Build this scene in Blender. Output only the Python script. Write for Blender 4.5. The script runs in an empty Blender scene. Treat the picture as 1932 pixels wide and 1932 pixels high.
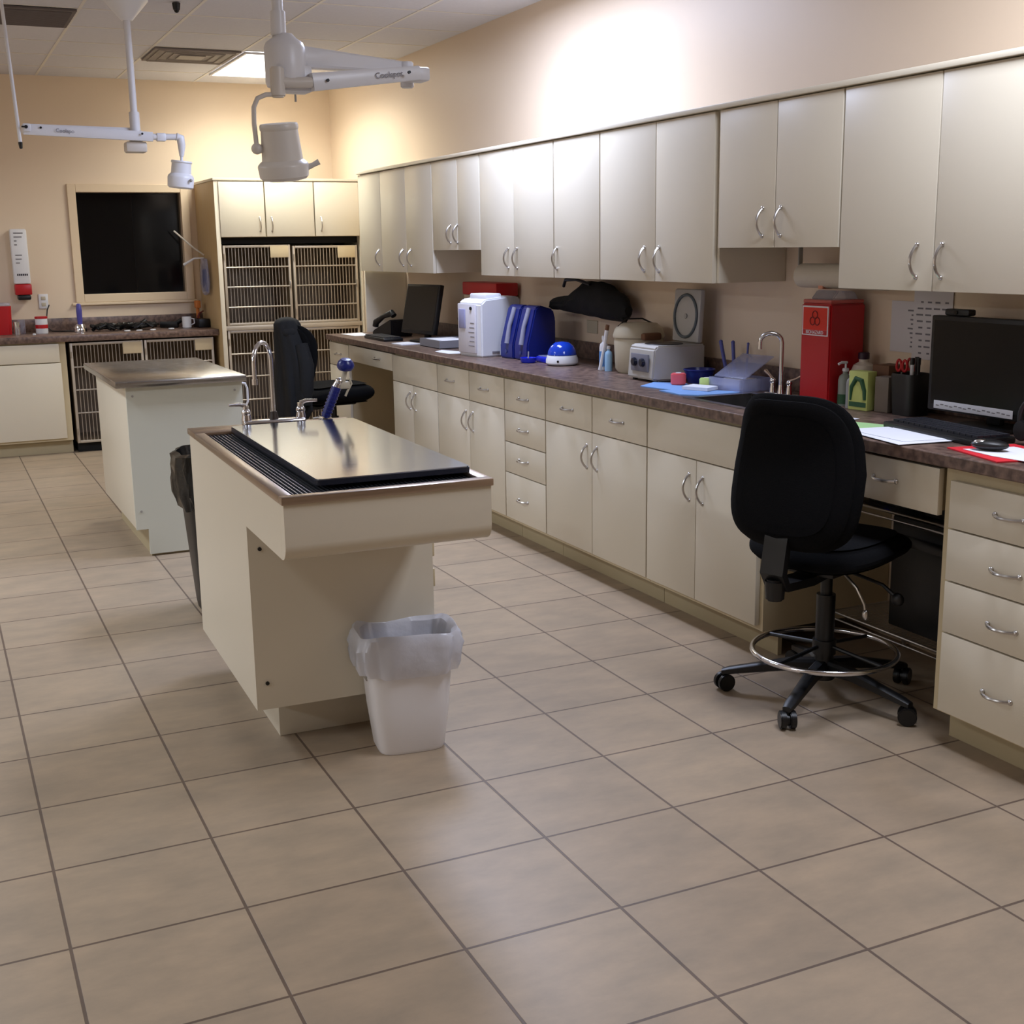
import bpy, bmesh, math, random
from mathutils import Vector, Matrix, Euler, noise
random.seed(7)
C = bpy.context.scene.collection
PI = math.pi

# ---------------------------------------------------------------- camera, world, exposure
YAW, PITCH, ROLL = 0.4351, -0.2113, -0.0152
cd = bpy.data.cameras.new('camera'); cam = bpy.data.objects.new('camera', cd); C.objects.link(cam)
bpy.context.scene.camera = cam
cd.sensor_fit = 'HORIZONTAL'; cd.sensor_width = 36.0; cd.lens = 36.0*2342.57/1932.0
cd.clip_start = 0.05; cd.clip_end = 60
_f = Vector((math.sin(YAW)*math.cos(PITCH), math.cos(YAW)*math.cos(PITCH), math.sin(PITCH)))
_r = Vector((math.cos(YAW), -math.sin(YAW), 0)); _u = _r.cross(_f)
_R = math.cos(ROLL)*_r + math.sin(ROLL)*_u; _U = -math.sin(ROLL)*_r + math.cos(ROLL)*_u
cam.matrix_world = Matrix(((_R.x, _U.x, -_f.x, 0.2472), (_R.y, _U.y, -_f.y, -2.7316), (_R.z, _U.z, -_f.z, 1.5401), (0, 0, 0, 1)))
sc = bpy.context.scene
sc.view_settings.view_transform = 'Standard'; sc.view_settings.look = 'None'
sc.view_settings.gamma = 1.0; sc.view_settings.exposure = 0.08; sc.view_settings.use_curve_mapping = False
w = bpy.data.worlds.new('world'); sc.world = w; w.use_nodes = True
w.node_tree.nodes['Background'].inputs[0].default_value = (0.9, 0.92, 1.0, 1)
w.node_tree.nodes['Background'].inputs[1].default_value = 0.02

XW, YB, ZC = 3.584, 8.046, 2.893      # right wall, back wall, ceiling
XL, YF = -6.2, -5.0
# recessed fluorescent troffers, plus an added fill row at far left: x, y, watts, colour
TROFFERS_AND_FILL = [(2.745, 6.905, 31, (0.95, 0.96, 0.86), 150), (2.745, 3.245, 53, (0.80, 0.92, 1.26), 176), (2.745, -0.415, 40, (0.88, 0.94, 1.10), 176),
            (-0.915, 3.245, 50, (0.86, 0.95, 1.06), 150), (-0.915, -0.415, 12, (0.9, 0.95, 1.0), 150), (-0.915, 6.905, 16, (0.90, 0.94, 1.02), 150),
            (-4.575, 3.245, 100, (0.86, 0.95, 1.06), 170), (-4.575, -0.415, 80, (0.86, 0.95, 1.06), 170)]  # unseen row, added as low-angle fill for the wall under the cabinets
for k, (x, y, wt, col, spr) in enumerate(TROFFERS_AND_FILL):
    L = bpy.data.lights.new('troffer_or_fill_light', 'AREA'); L.shape = 'RECTANGLE'; L.size = 0.54; L.size_y = 1.15
    L.energy = wt; L.color = col; L.spread = math.radians(spr)
    o = bpy.data.objects.new('troffer_or_fill_light', L); C.objects.link(o); o.location = (x, y, ZC-0.03)

# ---------------------------------------------------------------- materials
def lin(c):
    f = lambda v: v/12.92 if v <= 0.04045 else ((v+0.055)/1.055)**2.4
    return tuple(f(v/255.0) for v in c)+(1.0,)
MATS = {}
def mat(name, rgb, rough=0.5, metal=0.0, spec=0.5, var=0.0, scale=8.0, bump=0.0, trans=0.0, alpha=1.0, emit=None, es=0.0, coat=0.0, aniso=None):
    if name in MATS: return MATS[name]
    m = bpy.data.materials.new(name); m.use_nodes = True; nt = m.node_tree; b = nt.nodes['Principled BSDF']
    b.inputs['Base Color'].default_value = lin(rgb); b.inputs['Roughness'].default_value = rough
    b.inputs['Metallic'].default_value = metal; b.inputs['Specular IOR Level'].default_value = spec
    b.inputs['Coat Weight'].default_value = coat
    if trans: b.inputs['Transmission Weight'].default_value = trans
    if alpha < 1: b.inputs['Alpha'].default_value = alpha
    if emit: b.inputs['Emission Color'].default_value = lin(emit); b.inputs['Emission Strength'].default_value = es
    if var or bump or aniso:
        tc = nt.nodes.new('ShaderNodeTexCoord'); n = nt.nodes.new('ShaderNodeTexNoise')
        n.inputs['Scale'].default_value = scale; n.inputs['Detail'].default_value = 5
        if aniso:
            mp = nt.nodes.new('ShaderNodeMapping'); mp.inputs['Scale'].default_value = aniso
            nt.links.new(tc.outputs['Object'], mp.inputs[0]); nt.links.new(mp.outputs[0], n.inputs['Vector'])
        else: nt.links.new(tc.outputs['Object'], n.inputs['Vector'])
        if var:
            mx = nt.nodes.new('ShaderNodeMix'); mx.data_type = 'RGBA'
            a = lin(rgb); mx.inputs[6].default_value = tuple(max(0, v*(1-var)) for v in a[:3])+(1,)
            mx.inputs[7].default_value = tuple(min(1, v*(1+var)) for v in a[:3])+(1,)
            nt.links.new(n.outputs['Fac'], mx.inputs[0]); nt.links.new(mx.outputs[2], b.inputs['Base Color'])
        if bump:
            bp = nt.nodes.new('ShaderNodeBump'); bp.inputs['Strength'].default_value = bump; bp.inputs['Distance'].default_value = 0.004
            nt.links.new(n.outputs['Fac'], bp.inputs['Height']); nt.links.new(bp.outputs[0], b.inputs['Normal'])
        if aniso and not bump:
            mr = nt.nodes.new('ShaderNodeMapRange'); mr.inputs[3].default_value = rough*0.7; mr.inputs[4].default_value = rough*1.4
            nt.links.new(n.outputs['Fac'], mr.inputs[0]); nt.links.new(mr.outputs[0], b.inputs['Roughness'])
    MATS[name] = m; return m
def tile_floor():
    m = bpy.data.materials.new('floor_tile'); m.use_nodes = True; nt = m.node_tree; b = nt.nodes['Principled BSDF']; N = nt.nodes.new; K = nt.links.new
    tc = N('ShaderNodeTexCoord'); br = N('ShaderNodeTexBrick')
    br.offset = 0.0; br.squash = 1.0; br.inputs['Scale'].default_value = 1.0; br.inputs['Brick Width'].default_value = 0.4; br.inputs['Row Height'].default_value = 0.4
    br.inputs['Mortar Size'].default_value = 0.0046; br.inputs['Mortar Smooth'].default_value = 0.35; br.inputs['Bias'].default_value = 0.0
    br.inputs['Color1'].default_value = lin((170, 152, 130)); br.inputs['Color2'].default_value = lin((163, 145, 124)); br.inputs['Mortar'].default_value = lin((106, 90, 78))
    K(tc.outputs['Object'], br.inputs['Vector'])
    n1 = N('ShaderNodeTexNoise'); n1.inputs['Scale'].default_value = 5; n1.inputs['Detail'].default_value = 8; n1.inputs['Roughness'].default_value = 0.65
    mp = N('ShaderNodeMapping'); mp.inputs['Scale'].default_value = (0.8, 1.6, 1); K(tc.outputs['Object'], mp.inputs[0]); K(mp.outputs[0], n1.inputs['Vector'])
    rp = N('ShaderNodeValToRGB'); rp.color_ramp.elements[0].position = 0.3; rp.color_ramp.elements[0].color = (0.80, 0.81, 0.82, 1); rp.color_ramp.elements[1].position = 0.7; rp.color_ramp.elements[1].color = (1.10, 1.06, 1.02, 1)
    K(n1.outputs['Fac'], rp.inputs[0])
    mx = N('ShaderNodeMix'); mx.data_type = 'RGBA'; mx.blend_type = 'MULTIPLY'; mx.inputs[0].default_value = 1
    K(br.outputs['Color'], mx.inputs[6]); K(rp.outputs[0], mx.inputs[7]); K(mx.outputs[2], b.inputs['Base Color'])
    b.inputs['Roughness'].default_value = 0.42; b.inputs['Specular IOR Level'].default_value = 0.45
    bp = N('ShaderNodeBump'); bp.invert = True; bp.inputs['Strength'].default_value = 0.5; bp.inputs['Distance'].default_value = 0.002
    K(br.outputs['Fac'], bp.inputs['Height']); K(bp.outputs[0], b.inputs['Normal'])
    return m
def counter_mat():
    m = bpy.data.materials.new('brown_laminate'); m.use_nodes = True; nt = m.node_tree; b = nt.nodes['Principled BSDF']; N = nt.nodes.new; K = nt.links.new
    tc = N('ShaderNodeTexCoord'); n = N('ShaderNodeTexNoise'); n.inputs['Scale'].default_value = 38; n.inputs['Detail'].default_value = 6
    K(tc.outputs['Object'], n.inputs['Vector'])
    rp = N('ShaderNodeValToRGB'); e = rp.color_ramp.elements; e[0].position = 0.35; e[0].color = lin((74, 56, 50)); e[1].position = 0.66; e[1].color = lin((124, 100, 88))
    K(n.outputs['Fac'], rp.inputs[0]); K(rp.outputs[0], b.inputs['Base Color']); b.inputs['Roughness'].default_value = 0.36; b.inputs['Specular IOR Level'].default_value = 0.6
    return m
M_tile = tile_floor(); M_counter = counter_mat()
M_wall = mat('peach_paint', (226, 206, 182), 0.42, var=0.02, scale=2, bump=0.05, spec=0.3)
M_ceil = mat('ceiling_panel', (208, 206, 212), 0.9, var=0.06, scale=60, bump=0.2)
M_tbar = mat('t_bar', (222, 216, 208), 0.6)
M_lam = mat('cream_laminate', (218, 209, 190), 0.34, var=0.012, scale=3, spec=0.45)
M_edge = mat('tan_carcass', (200, 184, 150), 0.45, var=0.03, scale=10)
M_toe = mat('toe_board', (178, 163, 130), 0.5, var=0.03, scale=9)
M_side = mat('tan_panel', (196, 170, 126), 0.45, var=0.05, scale=6, aniso=(6, 6, 1))
M_chrome = mat('chrome', (222, 222, 226), 0.14, metal=1)
M_nickel = mat('brushed_nickel', (196, 192, 188), 0.28, metal=1)
M_steel = mat('brushed_steel', (168, 166, 164), 0.24, metal=1, aniso=(3, 60, 3), scale=4)
M_steelrim = mat('steel_rim', (176, 160, 146), 0.3, metal=1)
M_plate = mat('polished_steel_plate', (172, 184, 204), 0.12, metal=1, aniso=(4, 40, 4), scale=3)
M_darksteel = mat('dark_rubber_edge', (22, 27, 42), 0.4)
M_mesh = mat('drain_mesh', (120, 124, 134), 0.35, metal=0.9)
M_black = mat('black_plastic', (9, 9, 11), 0.42, bump=0.05, scale=80)
M_fabric = mat('black_fabric', (8, 8, 10), 0.95, spec=0.15, bump=0.3, scale=220, var=0.1)
M_cloth = mat('black_jacket_cloth', (9, 10, 13), 0.9, bump=0.4, scale=60, var=0.2)
M_screen = mat('screen_glass', (9, 9, 10), 0.25, spec=0.3)
M_white = mat('white_plastic', (226, 226, 230), 0.38)
M_bin = mat('bin_white', (234, 232, 234), 0.4)
M_grey = mat('grey_plastic', (160, 156, 150), 0.45)
M_lampw = mat('lamp_white', (226, 226, 230), 0.32)
M_lampb = mat('lamp_beige', (212, 205, 196), 0.35)
M_beige = mat('beige_plastic', (190, 180, 158), 0.45)
M_paper = mat('white_paper', (226, 228, 236), 0.8)
M_green = mat('green_paper', (160, 200, 138), 0.8)
M_ink = mat('grey_print', (120, 116, 122), 0.8)
M_blackink = mat('dark_print', (50, 48, 56), 0.8)
M_red = mat('red_plastic', (176, 20, 28), 0.35)
M_redo = mat('orange_red_label', (214, 42, 18), 0.5)
M_blue = mat('navy_blue_plastic', (22, 34, 112), 0.3)
M_bblue = mat('bright_blue_plastic', (28, 44, 196), 0.3)
M_lblue = mat('pale_blue_pad', (118, 158, 214), 0.85, var=0.05, scale=30)
M_purple = mat('violet_plastic', (74, 70, 148), 0.35)
M_pink = mat('pink_wrap', (226, 96, 104), 0.6); M_lime = mat('lime_wrap', (198, 222, 140), 0.6)
M_wire = mat('cage_wire', (176, 166, 154), 0.35, metal=0.75)
M_cageframe = mat('cage_frame', (188, 176, 160), 0.4, metal=0.35)
M_cagein = mat('cage_interior', (136, 118, 96), 0.6)
M_card = mat('cage_card', (206, 188, 154), 0.7)
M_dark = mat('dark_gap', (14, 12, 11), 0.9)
M_trimw = mat('window_trim', (222, 200, 170), 0.45)
M_clear = mat('clear_plastic', (216, 222, 240), 0.12, trans=0.75, alpha=0.7)
M_clearb = mat('clear_blue_plastic', (184, 192, 232), 0.15, trans=0.35, alpha=0.5)
M_liner = mat('white_liner', (222, 223, 232), 0.28, trans=0.15, alpha=0.8, bump=0.9, scale=22)
M_blackbag = mat('black_liner', (12, 12, 11), 0.25, bump=0.8, scale=25)
M_glass = mat('window_glass', (20, 20, 22), 0.05, spec=0.5, alpha=0.35)
M_darkroom = mat('dark_room_paint', (40, 40, 42), 0.8)
M_reflgrey = mat('reflection_grey', (120, 120, 122), 0.7)  # lighter grey that paints a reflection seen in the window
M_diff = mat('light_diffuser', (255, 255, 255), 0.5, emit=(255, 253, 246), es=6.0)
M_vent = mat('vent_grey', (128, 118, 112), 0.6); M_ventl = mat('vent_light', (164, 154, 144), 0.6)
M_navy = mat('led_blue', (20, 20, 200), 0.4, emit=(30, 40, 255), es=1.5)
M_yg = mat('yellow_green_box', (196, 206, 120), 0.6, var=0.1, scale=30); M_dgreen = mat('dark_green_print', (40, 84, 52), 0.6)
M_brown = mat('brown_card', (110, 74, 50), 0.7); M_orange = mat('orange_bits', (206, 120, 50), 0.6)
M_redmat = mat('red_mouse_mat', (206, 24, 40), 0.7)
M_wood = mat('oak_edge', (146, 104, 66), 0.5)

# ---------------------------------------------------------------- mesh helpers
class MB:
    def __init__(s): s.bm = bmesh.new()
    def _merge(s, t, M=None):
        if M is not None: bmesh.ops.transform(t, matrix=M, verts=t.verts)
        me = bpy.data.meshes.new('t'); t.to_mesh(me); t.free(); s.bm.from_mesh(me); bpy.data.meshes.remove(me)
    def box(s, a, b, bev=0.0, M=None, seg=2):
        t = bmesh.new(); bmesh.ops.create_cube(t, size=1)
        c = [(a[i]+b[i])/2 for i in range(3)]; d = [max(abs(b[i]-a[i]), 1e-5) for i in range(3)]
        for v in t.verts: v.co = Vector((v.co.x*d[0]+c[0], v.co.y*d[1]+c[1], v.co.z*d[2]+c[2]))
        if bev: bmesh.ops.bevel(t, geom=t.edges[:], offset=min(bev, min(d)*0.49), segments=seg, affect='EDGES', profile=0.5)
        s._merge(t, M); return s
    def cyl(s, p0, p1, r0, r1=None, n=20, bev=0.0):
        p0, p1 = Vector(p0), Vector(p1); r1 = r0 if r1 is None else r1; d = p1-p0
        t = bmesh.new(); bmesh.ops.create_cone(t, cap_ends=True, segments=n, radius1=r0, radius2=r1, depth=d.length)
        if bev: bmesh.ops.bevel(t, geom=[e for e in t.edges if len(e.link_faces) == 2 and any(len(f.verts) > 4 for f in e.link_faces)], offset=bev, segments=2, affect='EDGES')
        s._merge(t, Matrix.Translation((p0+p1)/2) @ d.to_track_quat('Z', 'Y').to_matrix().to_4x4()); return s
    def tube(s, pts, r, n=8, closed=False):
        pts = [Vector(p) for p in pts]; m = len(pts); rings = []; bm = s.bm
        up = None
        for i, p in enumerate(pts):
            if closed: t = pts[(i+1) % m]-pts[i-1]
            else: t = pts[min(i+1, m-1)]-pts[max(i-1, 0)]
            t.normalize()
            if up is None: up = t.orthogonal().normalized()
            up = (up-t*up.dot(t)).normalized(); sd = t.cross(up)
            rr = r[i] if isinstance(r, (list, tuple)) else r
            rings.append([bm.verts.new(p+(up*math.cos(a)+sd*math.sin(a))*rr) for a in [2*PI*k/n for k in range(n)]])
        for i in range(m if closed else m-1):
            A, B = rings[i], rings[(i+1) % m]
            for k in range(n): bm.faces.new((A[k], A[(k+1) % n], B[(k+1) % n], B[k]))
        if not closed: bm.faces.new(rings[0][::-1]); bm.faces.new(rings[-1])
        return s
    def lathe(s, prof, c=(0, 0, 0), n=28, M=None, cap=True):
        t = bmesh.new(); rings = []
        for r, z in prof:
            rings.append([t.verts.new((c[0]+max(r, 1e-4)*math.cos(2*PI*k/n), c[1]+max(r, 1e-4)*math.sin(2*PI*k/n), c[2]+z)) for k in range(n)])
        for A, B in zip(rings, rings[1:]):
            for k in range(n): t.faces.new((A[k], A[(k+1) % n], B[(k+1) % n], B[k]))
        if cap: t.faces.new(rings[0][::-1]); t.faces.new(rings[-1])
        bmesh.ops.recalc_face_normals(t, faces=t.faces); s._merge(t, M); return s
    def loft(s, rings, cap=True, M=None):
        t = bmesh.new(); R = [[t.verts.new(p) for p in r] for r in rings]; n = len(R[0])
        for A, B in zip(R, R[1:]):
            for k in range(n): t.faces.new((A[k], A[(k+1) % n], B[(k+1) % n], B[k]))
        if cap: t.faces.new(R[0][::-1]); t.faces.new(R[-1])
        bmesh.ops.recalc_face_normals(t, faces=t.faces); s._merge(t, M); return s
    def prism(s, poly, axis, a, b, bev=0.0, M=None):
        t = bmesh.new()
        def P(u, v, q): return {'x': (q, u, v), 'y': (u, q, v), 'z': (u, v, q)}[axis]
        A = [t.verts.new(P(u, v, a)) for u, v in poly]; B = [t.verts.new(P(u, v, b)) for u, v in poly]; n = len(poly)
        t.faces.new(A); t.faces.new(B[::-1])
        for k in range(n): t.faces.new((A[k], A[(k+1) % n], B[(k+1) % n], B[k]))
        bmesh.ops.recalc_face_normals(t, faces=t.faces)
        if bev: bmesh.ops.bevel(t, geom=t.edges[:], offset=bev, segments=2, affect='EDGES')
        s._merge(t, M); return s
    def ball(s, c, r, sc=(1, 1, 1), M=None, n=20):
        t = bmesh.new(); bmesh.ops.create_uvsphere(t, u_segments=n, v_segments=n//2, radius=r)
        for v in t.verts: v.co = Vector((v.co.x*sc[0]+c[0], v.co.y*sc[1]+c[1], v.co.z*sc[2]+c[2]))
        s._merge(t, M); return s
    def cushion(s, w, h, t, n=3.0, M=None, shape=None, seg=48, rings=9):
        # rounded pad in the local XZ plane (thickness along Y); shape(x,z)->(dx,dy,dz)
        tm = bmesh.new(); loops = []
        prof = []
        for i in range(rings+1):
            a = PI*i/rings; prof.append((math.sin(a)**0.55 if 0 < a < PI else 0.0, -math.cos(a)))
        prof = [(0.35, -1.0)]+[(0.8, -0.97)]+[(0.5+0.5*math.sin(a), -math.cos(a)) for a in [PI*(0.12+0.76*i/rings) for i in range(rings+1)]]+[(0.8, 0.97), (0.35, 1.0)]
        prof = [(max(0.0, p), q) for p, q in prof]
        for rr, yy in prof:
            L = []
            for k in range(seg):
                a = 2*PI*k/seg; c, sn = math.cos(a), math.sin(a)
                x = math.copysign(abs(c)**(2/n), c)*w/2*rr; z = math.copysign(abs(sn)**(2/n), sn)*h/2*rr; y = yy*t/2
                if shape: x, y, z = shape(x, y, z)
                L.append(tm.verts.new((x, y, z)))
            loops.append(L)
        for A, B in zip(loops, loops[1:]):
            for k in range(seg): tm.faces.new((A[k], A[(k+1) % seg], B[(k+1) % seg], B[k]))
        for L, flip in ((loops[0], 1), (loops[-1], 0)):
            cc = Vector((0, 0, 0))
            for v in L: cc += v.co
            cv = tm.verts.new(cc/seg)
            for k in range(seg): tm.faces.new((L[k], L[(k+1) % seg], cv))
        bmesh.ops.recalc_face_normals(tm, faces=tm.faces); s._merge(tm, M); return s
    def build(s, name, m, parent=None, loc=None, rot=None, world=False, smooth=True):
        bm = s.bm
        if parent is not None and world:
            bmesh.ops.transform(bm, matrix=WM(parent).inverted(), verts=bm.verts)
        if parent is None and loc is not None and world:
            bmesh.ops.translate(bm, vec=-Vector(loc), verts=bm.verts)
        me = bpy.data.meshes.new(name); bm.to_mesh(me); bm.free(); me.materials.append(m)
        if smooth:
            for p in me.polygons: p.use_smooth = True
            me.set_sharp_from_angle(angle=math.radians(38))
        o = bpy.data.objects.new(name, me); C.objects.link(o)
        if parent is not None: o.parent = parent
        if loc is not None: o.location = loc
        if rot is not None: o.rotation_euler = rot
        return o
def WM(o):
    m = Matrix.LocRotScale(o.location, o.rotation_euler, o.scale)
    return WM(o.parent) @ m if o.parent else m
def thing(name, label, cat, loc=(0, 0, 0), rz=0.0, group=None):
    o = bpy.data.objects.new(name, None); C.objects.link(o); o.empty_display_size = 0.05
    o.location = loc; o.rotation_euler = (0, 0, rz); o['label'] = label; o['category'] = cat
    if group: o['group'] = group
    return o
def tag(o, label, cat, group=None):
    o['label'] = label; o['category'] = cat
    if group: o['group'] = group
    return o
def struct(name, mb, m, parent=None, loc=None):
    o = mb.build(name, m, parent, smooth=False)
    if parent is None: o['kind'] = 'structure'
    return o
def text_part(s, size, name, m, parent, loc, rot, extr=0.0006, align='CENTER'):
    cu = bpy.data.curves.new(name, 'FONT'); cu.body = s; cu.size = size; cu.extrude = extr; cu.align_x = align; cu.align_y = 'CENTER'
    tmp = bpy.data.objects.new('t', cu); C.objects.link(tmp); dg = bpy.context.evaluated_depsgraph_get(); dg.update()
    me = bpy.data.meshes.new_from_object(tmp.evaluated_get(dg)); bpy.data.objects.remove(tmp); bpy.data.curves.remove(cu)
    me.materials.clear(); me.materials.append(m); o = bpy.data.objects.new(name, me); C.objects.link(o); o.parent = parent
    o.location = loc; o.rotation_euler = rot; return o
def arc(p0, p1, out, n=12):
    p0, p1, out = Vector(p0), Vector(p1), Vector(out)
    return [p0.lerp(p1, k/n)+out*(math.sin(PI*k/n)**0.7) for k in range(n+1)]

# ---------------------------------------------------------------- room shell
struct('floor', MB().box((XL-0.1, YF-0.1, -0.08), (XW+0.1, YB+0.1, 0.0)), M_tile)
struct('ceiling', MB().box((XL-0.1, YF-0.1, ZC), (XW+0.1, YB+0.1, ZC+0.08)), M_ceil)
grid = MB()
x = 3.05
while x > XL: grid.box((x-0.009, YF, ZC-0.003), (x+0.009, YB, ZC+0.002)); x -= 0.61
y = 6.295-0.61*18
while y < YB: grid.box((XL, y-0.009, ZC-0.0025), (XW, y+0.009, ZC+0.002)); y += 0.61
struct('trim_1', grid, M_tbar)
struct('wall_right', MB().box((XW, YF-0.1, 0), (XW+0.1, YB+0.1, ZC)), M_wall)
struct('wall_left', MB().box((XL-0.1, YF-0.1, 0), (XL, YB+0.1, ZC)), M_wall)
struct('wall_front', MB().box((XL-0.1, YF-0.1, 0), (XW+0.1, YF, ZC)), M_wall)
wx0, wx1, wz0, wz1 = 1.44, 2.265, 1.203, 2.01
wb = MB(); wb.box((XL, YB, 0), (wx0, YB+0.12, ZC)); wb.box((wx1, YB, 0), (XW, YB+0.12, ZC)); wb.box((wx0, YB, 0), (wx1, YB+0.12, wz0)); wb.box((wx0, YB, wz1), (wx1, YB+0.12, ZC))
struct('wall_back', wb, M_wall)
wf = MB(); t = 0.065
wf.box((wx0-t, YB-0.022, wz0-t), (wx0, YB-0.001, wz1+t), 0.004); wf.box((wx1, YB-0.022, wz0-t), (wx1+t, YB-0.001, wz1+t), 0.004)
wf.box((wx0, YB-0.022, wz1), (wx1, YB-0.001, wz1+t), 0.004); wf.box((wx0, YB-0.022, wz0-t), (wx1, YB-0.001, wz0), 0.004)
wo = struct('window_1', wf, M_trimw)
gl = MB().box((wx0, YB+0.05, wz0), (wx1, YB+0.056, wz1)).build('window_glass', M_glass, wo)
struct('trim_2', MB().box((wx0-t-0.03, YB-0.028, wz0-t-0.022), (wx1+t+0.02, YB-0.001, wz0-t-0.001), 0.004), M_trimw)
dr = MB(); dr.box((0.6, 10.6, 0), (4.2, 10.7, 2.9)); dr.box((0.5, YB+0.13, 0), (0.6, 10.7, 2.9)); dr.box((4.2, YB+0.13, 0), (4.3, 10.7, 2.9)); dr.box((0.5, YB+0.13, 2.9), (4.3, 10.7, 3.0)); dr.box((0.5, YB+0.13, -0.08), (4.3, 10.7, 0))
struct('wall_beyond', dr, M_darkroom)
dd = MB(); dd.box((2.25, 10.53, 0), (2.85, 10.6, 2.1), 0.004); struct('reflection_panel_1', dd, M_reflgrey)  # panel imitates a faint reflection in the dark window glass

# ---------------------------------------------------------------- right run: base cabinets
XF = 2.96; XT = 3.055; XBK = XW-0.003
ZT0, ZD0, ZTOP = 0.105, 0.125, 0.876
def bow_handle(parent, p, vertical, m=M_nickel, L=0.105, out=(-0.03, 0, 0)):
    a = Vector(p)
    d = Vector((0, 0, L/2)) if vertical else (Vector((0, L/2, 0)) if abs(out[0]) > 0 else Vector((L/2, 0, 0)))
    mb = MB(); mb.tube(arc(a-d, a+d, out), [0.0062]+[0.0052]*11+[0.0062], 8)
    mb.ball(a-d, 0.0085); mb.ball(a+d, 0.0085)
    return mb.build('handle', m, parent, world=True)
def base_unit(y0, y1, label, fronts, toe=True, name='base_cabinet', group='cream base cabinets along the right wall'):
    # fronts: (kind, ya, yb, za, zb, handle) handle: None / ('v', y, z) / ('h', y, z)
    t = thing(name, label, 'cabinet', (3.2, (y0+y1)/2, 0), group=group)
    body = MB(); e = 0.0008
    body.box((XF+0.022, y0+e, ZT0), (XBK, y0+0.018, ZTOP)); body.box((XF+0.022, y1-0.018, ZT0), (XBK, y1-e, ZTOP))
    body.box((XF+0.022, y0+0.018, ZT0), (XBK, y1-0.018, ZT0+0.02)); body.box((XF+0.022, y0+0.018, ZTOP-0.02), (XF+0.07 if abs(y0-0.93) < 1e-6 else XBK, y1-0.018, ZTOP))   # the sink base is open on top
    body.box((XF+0.022, y0+0.018, ZT0+0.02), (XF+0.03, y1-0.018, ZTOP-0.02))
    body.build('carcass', M_edge, t, world=True, smooth=False)
    if toe: MB().box((XT, y0+e, 0.0005), (XT+0.018, y1-e, ZT0-0.001)).build('toe_board', M_toe, t, world=True, smooth=False)
    for kind, ya, yb, za, zb, h in fronts:
        d = MB().box((XF, ya+0.0022, za), (XF+0.0205, yb-0.0022, zb), 0.0015).build(kind, M_lam, t, world=True)
        if h: bow_handle(d, (XF-0.001, h[1], h[2]), h[0] == 'v')
    return t
zt, zb_ = 0.699, 0.862
def dd2(y0, ym, y1, hz=0.58, off=0.048): return [('door', ym, y1, ZD0, zt-0.005, ('v', ym+off, hz)), ('door', y0, ym, ZD0, zt-0.005, ('v', ym-off, hz))]
base_unit(5.83, 6.30, 'narrow cream base cabinet at the far end of the right counter', [('drawer', 5.835, 6.295, 0.70, zb_, ('h', 6.06, 0.785)), ('door', 5.835, 6.295, ZD0, 0.694, None)])
base_unit(4.13, 4.912, 'cream base cabinet with blank top panel beside the far knee space', [('drawer_front', 4.133, 4.908, zt, zb_, None)]+dd2(4.133, 4.545, 4.908, 0.595))
base_unit(3.18, 4.129, 'cream base cabinet with two drawers over two doors, left of the four-drawer stack', [('drawer', 3.651, 4.126, zt, zb_, ('h', 3.92, 0.783)), ('drawer', 3.183, 3.647, zt, zb_, ('h', 3.436, 0.78))]+dd2(3.183, 3.649, 4.126))
base_unit(2.70, 3.179, 'cream four-drawer base cabinet in the middle of the long run, behind the steel table corner', [('drawer', 2.703, 3.176, zt, zb_, ('h', 2.944, 0.775)), ('drawer', 2.703, 3.176, 0.535, zt-0.005, ('h', 2.949, 0.613)), ('drawer', 2.703, 3.176, 0.372, 0.530, ('h', 2.953, 0.453)), ('drawer', 2.703, 3.176, ZD0, 0.367, ('h', 2.96, 0.243))])
base_unit(1.74, 2.699, 'cream base cabinet with two drawers over two doors, right of the four-drawer stack', [('drawer', 2.225, 2.696, zt, zb_, ('h', 2.462, 0.779)), ('drawer', 1.743, 2.221, zt, zb_, ('h', 1.99, 0.775))]+dd2(1.743, 2.223, 2.696))
base_unit(0.93, 1.739, 'cream sink base cabinet with blank top panel just left of the office chair', [('drawer_front', 0.95, 1.736, zt, zb_, None)]+dd2(0.95, 1.362, 1.736))
PD = -0.50
base_unit(PD, 0.045, 'cream four-drawer desk pedestal at the right edge, nearest the camera',
          [('drawer', PD+0.01, 0.008, 0.695, 0.838, ('h', -0.225, 0.768)), ('drawer', PD+0.01, 0.008, 0.534, 0.690, ('h', -0.225, 0.606)), ('drawer', PD+0.01, 0.008, 0.372, 0.529, ('h', -0.225, 0.443)), ('drawer', PD+0.01, 0.008, 0.118, 0.367, ('h', -0.223, 0.234))])
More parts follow.
